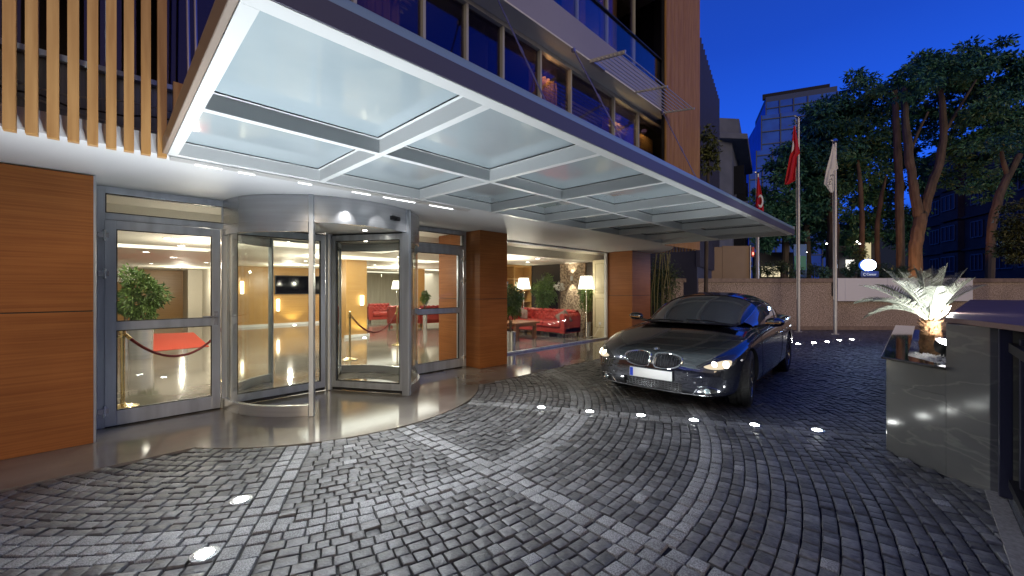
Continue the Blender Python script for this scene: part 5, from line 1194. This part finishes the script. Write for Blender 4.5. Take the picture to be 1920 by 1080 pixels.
b = B(); P = [[tuple(W(1621, 15.27, 514.5)+RV*(rr*math.cos(a))+UP*(rr*math.sin(a))) for rr in (.036, .052)] for a in lin(.6, 2*PI-.6, 14)]; b.grid(P); obj('logo_mark', b, MATS['letter_glow'], sg_, solid=.004)
def shop(name, label, u0, u1, vt, vb, w, col, st, panes, seed):
    t = thing(name, label, 'shop', W((u0+u1)/2, w)); cblock('shop_wall', u0-14, u1+14, vt-26, -.05, w+.3, .2, mat('shop_wall_dark', (.03, .035, .06), .7), t)
    for k in range(panes):
        a = u0+(u1-u0)*k/panes; c = u0+(u1-u0)*(k+1)/panes
        cblock('shop_window', a+.8, c-.8, vt, vb, w, .05, emission('shop_glow_'+str(seed), col, st) if k == 0 else MATS['shop_glow_'+str(seed)], t)
    cblock('shop_sill', u0-2, u1+2, vb, vb+2.5, w-.1, .2, black, t)
shop('lit_cafe', 'warm lit cafe front behind the brown hoarding and flagpoles', 1428, 1480, 499, 519, 27.5, (1, .86, .55), .75, 5, 1)
shop('arched_shop', 'lit shop with arched window left of the bright oval sign', 1602, 1634, 455, 486, 26, (1, .86, .5), .55, 3, 2)
shop('lit_kiosk', 'small bright kiosk window below the arched shop', 1586, 1604, 487, 506, 25.4, (1, .95, .85), 1.3, 2, 3)
for i, (u, v, r1, w) in enumerate(((1440, 505, 14, 20), (1466, 500, 12, 21), (1490, 512, 16, 19), (1525, 505, 14, 20), (1545, 512, 12, 18), (1592, 508, 12, 18.5), (1612, 478, 14, 22), (1622, 508, 10, 18), (1655, 508, 16, 19), (1690, 510, 14, 18), (1418, 506, 8, 20), (1604, 498, 9, 19))):
    p = W(u, w); t = thing('street_shrub', ['leafy shrub silhouette against the cafe lights', 'leafy shrub behind the yard wall among the tree trunks'][i > 2], 'shrub', p, 'shrubs behind the yard wall'); b = B(); c = W(u, w, v); r_ = r1/756*w
    leafball(b, c, (r_, r_, r_*1.1), 420, .13, .35, 60+i, .1); obj('foliage', b, lf_dk, t); b = B(); b.tube([p, c], .03, 6); obj('stem', b, bark, t)
se_ = emission('tiny_lamp_glow', (1, .95, .85), 10)
for i, (u, v, w) in enumerate(((1423, 512, 24), (1550, 457, 19), (1607, 453, 20), (1612, 457, 20), (1512, 473, 22))):
    p = W(u, w, v); b = B(); b.lathe(tuple(p), [(0, -.035), (.03, -.02), (.04, 0), (.03, .02), (0, .035)], 10); tag(obj('lantern', b, se_, origin=p), 'tiny bright lantern among the trees behind the yard wall', 'lantern', 'lanterns in the trees')
bn = thing('street_banner', 'green and blue vertical banner behind the tall flagpole', 'banner', W(1500, 19))
cblock('cloth', 1488.5, 1512.5, 458, 521, 19, .03, mat('banner_blue', (.10, .18, .32), .6), bn); cblock('green_print', 1489.5, 1511.5, 480, 506, 18.96, .02, mat('banner_green', (.08, .26, .14), .6), bn)
# ================================================================ NEIGHBOURING BUILDINGS
def wallbox(name, p0, p1, z0, z1, depth, m, parent, side=1):
    d = (Vector(p1)-Vector(p0)); d.z = 0; nrm = Vector((-d.y, d.x, 0)).normalized()*depth*side; q = [Vector(p0), Vector(p1), Vector(p1)+nrm, Vector(p0)+nrm]
    b = B(); b.extr([(v.x, v.y, z0) for v in q], (0, 0, z1-z0)); return obj(name, b, m, parent)
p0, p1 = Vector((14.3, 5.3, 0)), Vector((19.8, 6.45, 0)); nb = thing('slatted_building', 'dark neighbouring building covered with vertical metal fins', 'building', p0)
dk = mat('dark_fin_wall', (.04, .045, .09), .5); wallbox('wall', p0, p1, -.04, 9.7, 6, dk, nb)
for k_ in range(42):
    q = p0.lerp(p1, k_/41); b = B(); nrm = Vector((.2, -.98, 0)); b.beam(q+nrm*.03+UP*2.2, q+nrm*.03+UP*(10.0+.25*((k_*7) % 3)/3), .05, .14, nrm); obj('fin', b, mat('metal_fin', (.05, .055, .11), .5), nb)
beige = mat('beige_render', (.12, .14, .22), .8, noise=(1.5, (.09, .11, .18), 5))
b0, b1, b2 = Vector((23.0, 7.5, 0)), Vector((24.0, 7.05, 0)), Vector((31.5, 8.7, 0)); be = thing('beige_building', 'pale beige older building with overhanging cornice and balconies beyond the slatted one', 'building', b1)
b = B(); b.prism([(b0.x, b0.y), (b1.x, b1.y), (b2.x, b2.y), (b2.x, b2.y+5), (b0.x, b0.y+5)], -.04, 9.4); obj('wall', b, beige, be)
b = B(); b.prism([(b0.x-.2, b0.y-.2), (b1.x, b1.y-.75), (b2.x, b2.y-.75), (b2.x, b2.y+5), (b0.x-.2, b0.y+5)], 9.4, 9.7); b.prism([(b0.x, b0.y), (b1.x, b1.y-.35), (b2.x, b2.y-.35), (b2.x, b2.y+4), (b0.x, b0.y+4)], 9.7, 10.6); obj('cornice', b, beige, be, bevel=.03)
dn = (b2-b1).normalized(); nn = Vector((dn.y, -dn.x, 0)); wdark = mat('night_window', (.012, .014, .022), .4, spec=.15)
for fl in range(3):
    z = .8+3.0*fl
    for k_ in range(3):
        q = b1+dn*(1.2+2.3*k_); b = B(); b.beam(q+nn*.02+UP*z, q+nn*.02+UP*(z+1.6), .1, 1.0, nn); w_ = obj('window', b, wdark, be)
        b = B(); b.beam(q+nn*.08+UP*z, q+nn*.08+UP*(z+1.6), .06, .06, nn); obj('sash', b, beige, w_)
    if fl: wallbox('balcony', b1+dn*.6+nn*.01, b2-dn*.6+nn*.01, z-.75, z-.55, .7, beige, be, -1)
# glass tower
tw = thing('glass_tower', 'distant stepped office tower of blue reflective glass behind the trees', 'building', W(1500, 125))
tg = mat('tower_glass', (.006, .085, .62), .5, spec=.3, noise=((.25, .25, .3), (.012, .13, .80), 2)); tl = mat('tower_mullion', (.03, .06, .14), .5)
def tower(ua, wa, ub, wb, vt):
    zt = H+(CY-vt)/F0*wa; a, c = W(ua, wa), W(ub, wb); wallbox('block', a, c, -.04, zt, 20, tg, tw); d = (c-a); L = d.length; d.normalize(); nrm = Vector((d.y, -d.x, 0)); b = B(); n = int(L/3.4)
    for i in range(n+1): q = a+d*(L*i/n)+nrm*.15; b.beam(q, q+UP*zt, .28, .2, nrm)
    z = 4
    while z < zt: b.beam(a+nrm*.15+UP*z, c+nrm*.15+UP*z, .2, .28); z += 3.8
    obj('mullion_grid', b, tl, tw); return a, c, zt
a, c, zt = tower(1436, 125, 1570, 118, 192); tower(1427.5, 124, 1500, 120.5, 217); tower(1418, 123, 1480, 120, 283); tower(1405, 122, 1480, 118.5, 322)
wallbox('parapet', a, c, zt, zt+1.6, 20, mat('tower_parapet', (.03, .06, .18), .6), tw); b = B(); d = c-a
for k_ in range(30): q = a.lerp(c, .03+k_*.032); b.cbox(q+UP*(zt+2.4)+Vector((1.5, 1.5, 0)), (1.1, .6, 1.6), R(10))
obj('rooftop_units', b, black, tw)
# flats on the right
fa = thing('apartment_block', 'dark four storey block of flats with pale window frames behind the street trees', 'building', W(1850, 34)); f0, f1_ = Vector((s*(45+34.2+8.3), 0, 0)), None
pa = Vector((s*(26+37.4), s*(26-37.4), 0)); pb_ = Vector((s*(44+44.6), s*(44-44.6), 0)); d = (pb_-pa).normalized(); nrm = Vector((d.y, -d.x, 0)); nrm = nrm if nrm.dot(-pa) > 0 else -nrm
fm = mat('flats_render', (.075, .055, .045), .9, noise=(.8, (.10, .075, .06), 5), spec=.1); L = (pb_-pa).length; fr2 = mat('pale_sash', (.13, .12, .12), .6)
wallbox('wall', pa, pb_, -.05, 15.5, 9 if (Vector((-d.y, d.x, 0)).dot(nrm) < 0) else -9, fm, fa)
for fl in range(4):
    z = 3.1+2.95*fl; k_ = 0; x = 1.2
    while x < L-1.5:
        q = pa+d*x; ww_ = 1.5 if k_ % 2 else 2.0; bay = .45 if k_ % 3 == 1 else 0
        if bay: b = B(); b.beam(q+nrm*.24+UP*(z-1.0), q+nrm*.24+UP*(z+1.75), 2.7, .46, nrm); b.v = b.v; obj('bay', b, fm, fa)
        b = B(); b.beam(q+nrm*(bay+.03)+UP*z, q+nrm*(bay+.03)+UP*(z+1.4), ww_, .06, nrm); wn = obj('window', b, wdark, fa); b = B()
        for k2 in range(4): b.beam(q+nrm*(bay+.08)+d*(ww_*(k2/3-.5))+UP*z, q+nrm*(bay+.08)+d*(ww_*(k2/3-.5))+UP*(z+1.4), .07, .06, nrm)
        for zz in (z, z+1.4): b.beam(q+nrm*(bay+.08)-d*ww_/2+UP*zz, q+nrm*(bay+.08)+d*ww_/2+UP*zz, .06, .08)
        obj('sash', b, fr2, wn); x += 3.1; k_ += 1
    b = B(); b.beam(pa+nrm*.1+UP*(z-1.0), pb_+nrm*.1+UP*(z-1.0), .22, .18); obj('floor_band', b, fm, fa)
b = B(); b.beam(pa+nrm*.9+UP*1.75, pb_+nrm*.9+UP*1.75, 1.8, .16); obj('shop_awning', b, mat('awning_dark', (.03, .04, .08), .6), fa)
for k_, (x, wd_, cc_, st) in enumerate(((3.5, 1.2, (1, .8, .4), .16), (11.5, .5, (.7, .75, 1), .7), (13, .35, (.7, .75, 1), .9), (8, 1.0, (.9, .8, .5), .12))):
    q = pa+d*x; b = B(); b.beam(q+nrm*.04+UP*.2, q+nrm*.04+UP*1.45, wd_, .08, nrm); obj('shop_window', b, emission('shop_glow_b%d' % k_, cc_, st), fa)
sl = thing('street_light', 'tiny white lamp low under the flats at the far right', 'street light', W(1876, 30, 545)); q = W(1876, 30, 545); b = B(); b.lathe(tuple(q), [(0, -.07), (.07, -.03), (.07, .03), (0, .07)], 10); obj('lamp_head', b, se_, sl); b = B(); b.tube([W(1876, 30), q-UP*.07], .03, 6); obj('post', b, black, sl)
for i, (u, v, c_) in enumerate(((1893, 549, (.25, .02, .03)), (1908, 551, (.30, .02, .04)), (1899, 548, (.08, .06, .25)), (1858, 550, (.06, .08, .2)))):
    w_ = 20; q = W(u, w_); b = B(); cst = mat('cafe_chair_%d' % i, c_, .6); 
    t = thing('cafe_chair', ['red cafe chair in the dark street at far right, left one', 'red cafe chair nearest the right picture edge', 'purple cafe chair between the two red ones', 'bluish cafe chair left of the tiny street lamp'][i], 'chair', q)
    b.box(q.x-.22, q.x+.22, q.y-.22, q.y+.22, .42, .47); obj('seat', b, cst, t); b = B(); b.box(q.x+.18, q.x+.22, q.y-.22, q.y+.22, .48, .9 if i < 3 else 1.2); obj('backrest', b, cst, t)
    for dx in (-.19, .19):
        for dy in (-.19, .19): b = B(); b.tube([(q.x+dx, q.y+dy, -.04), (q.x+dx, q.y+dy, .42)], .015, 6); obj('leg', b, black, t)
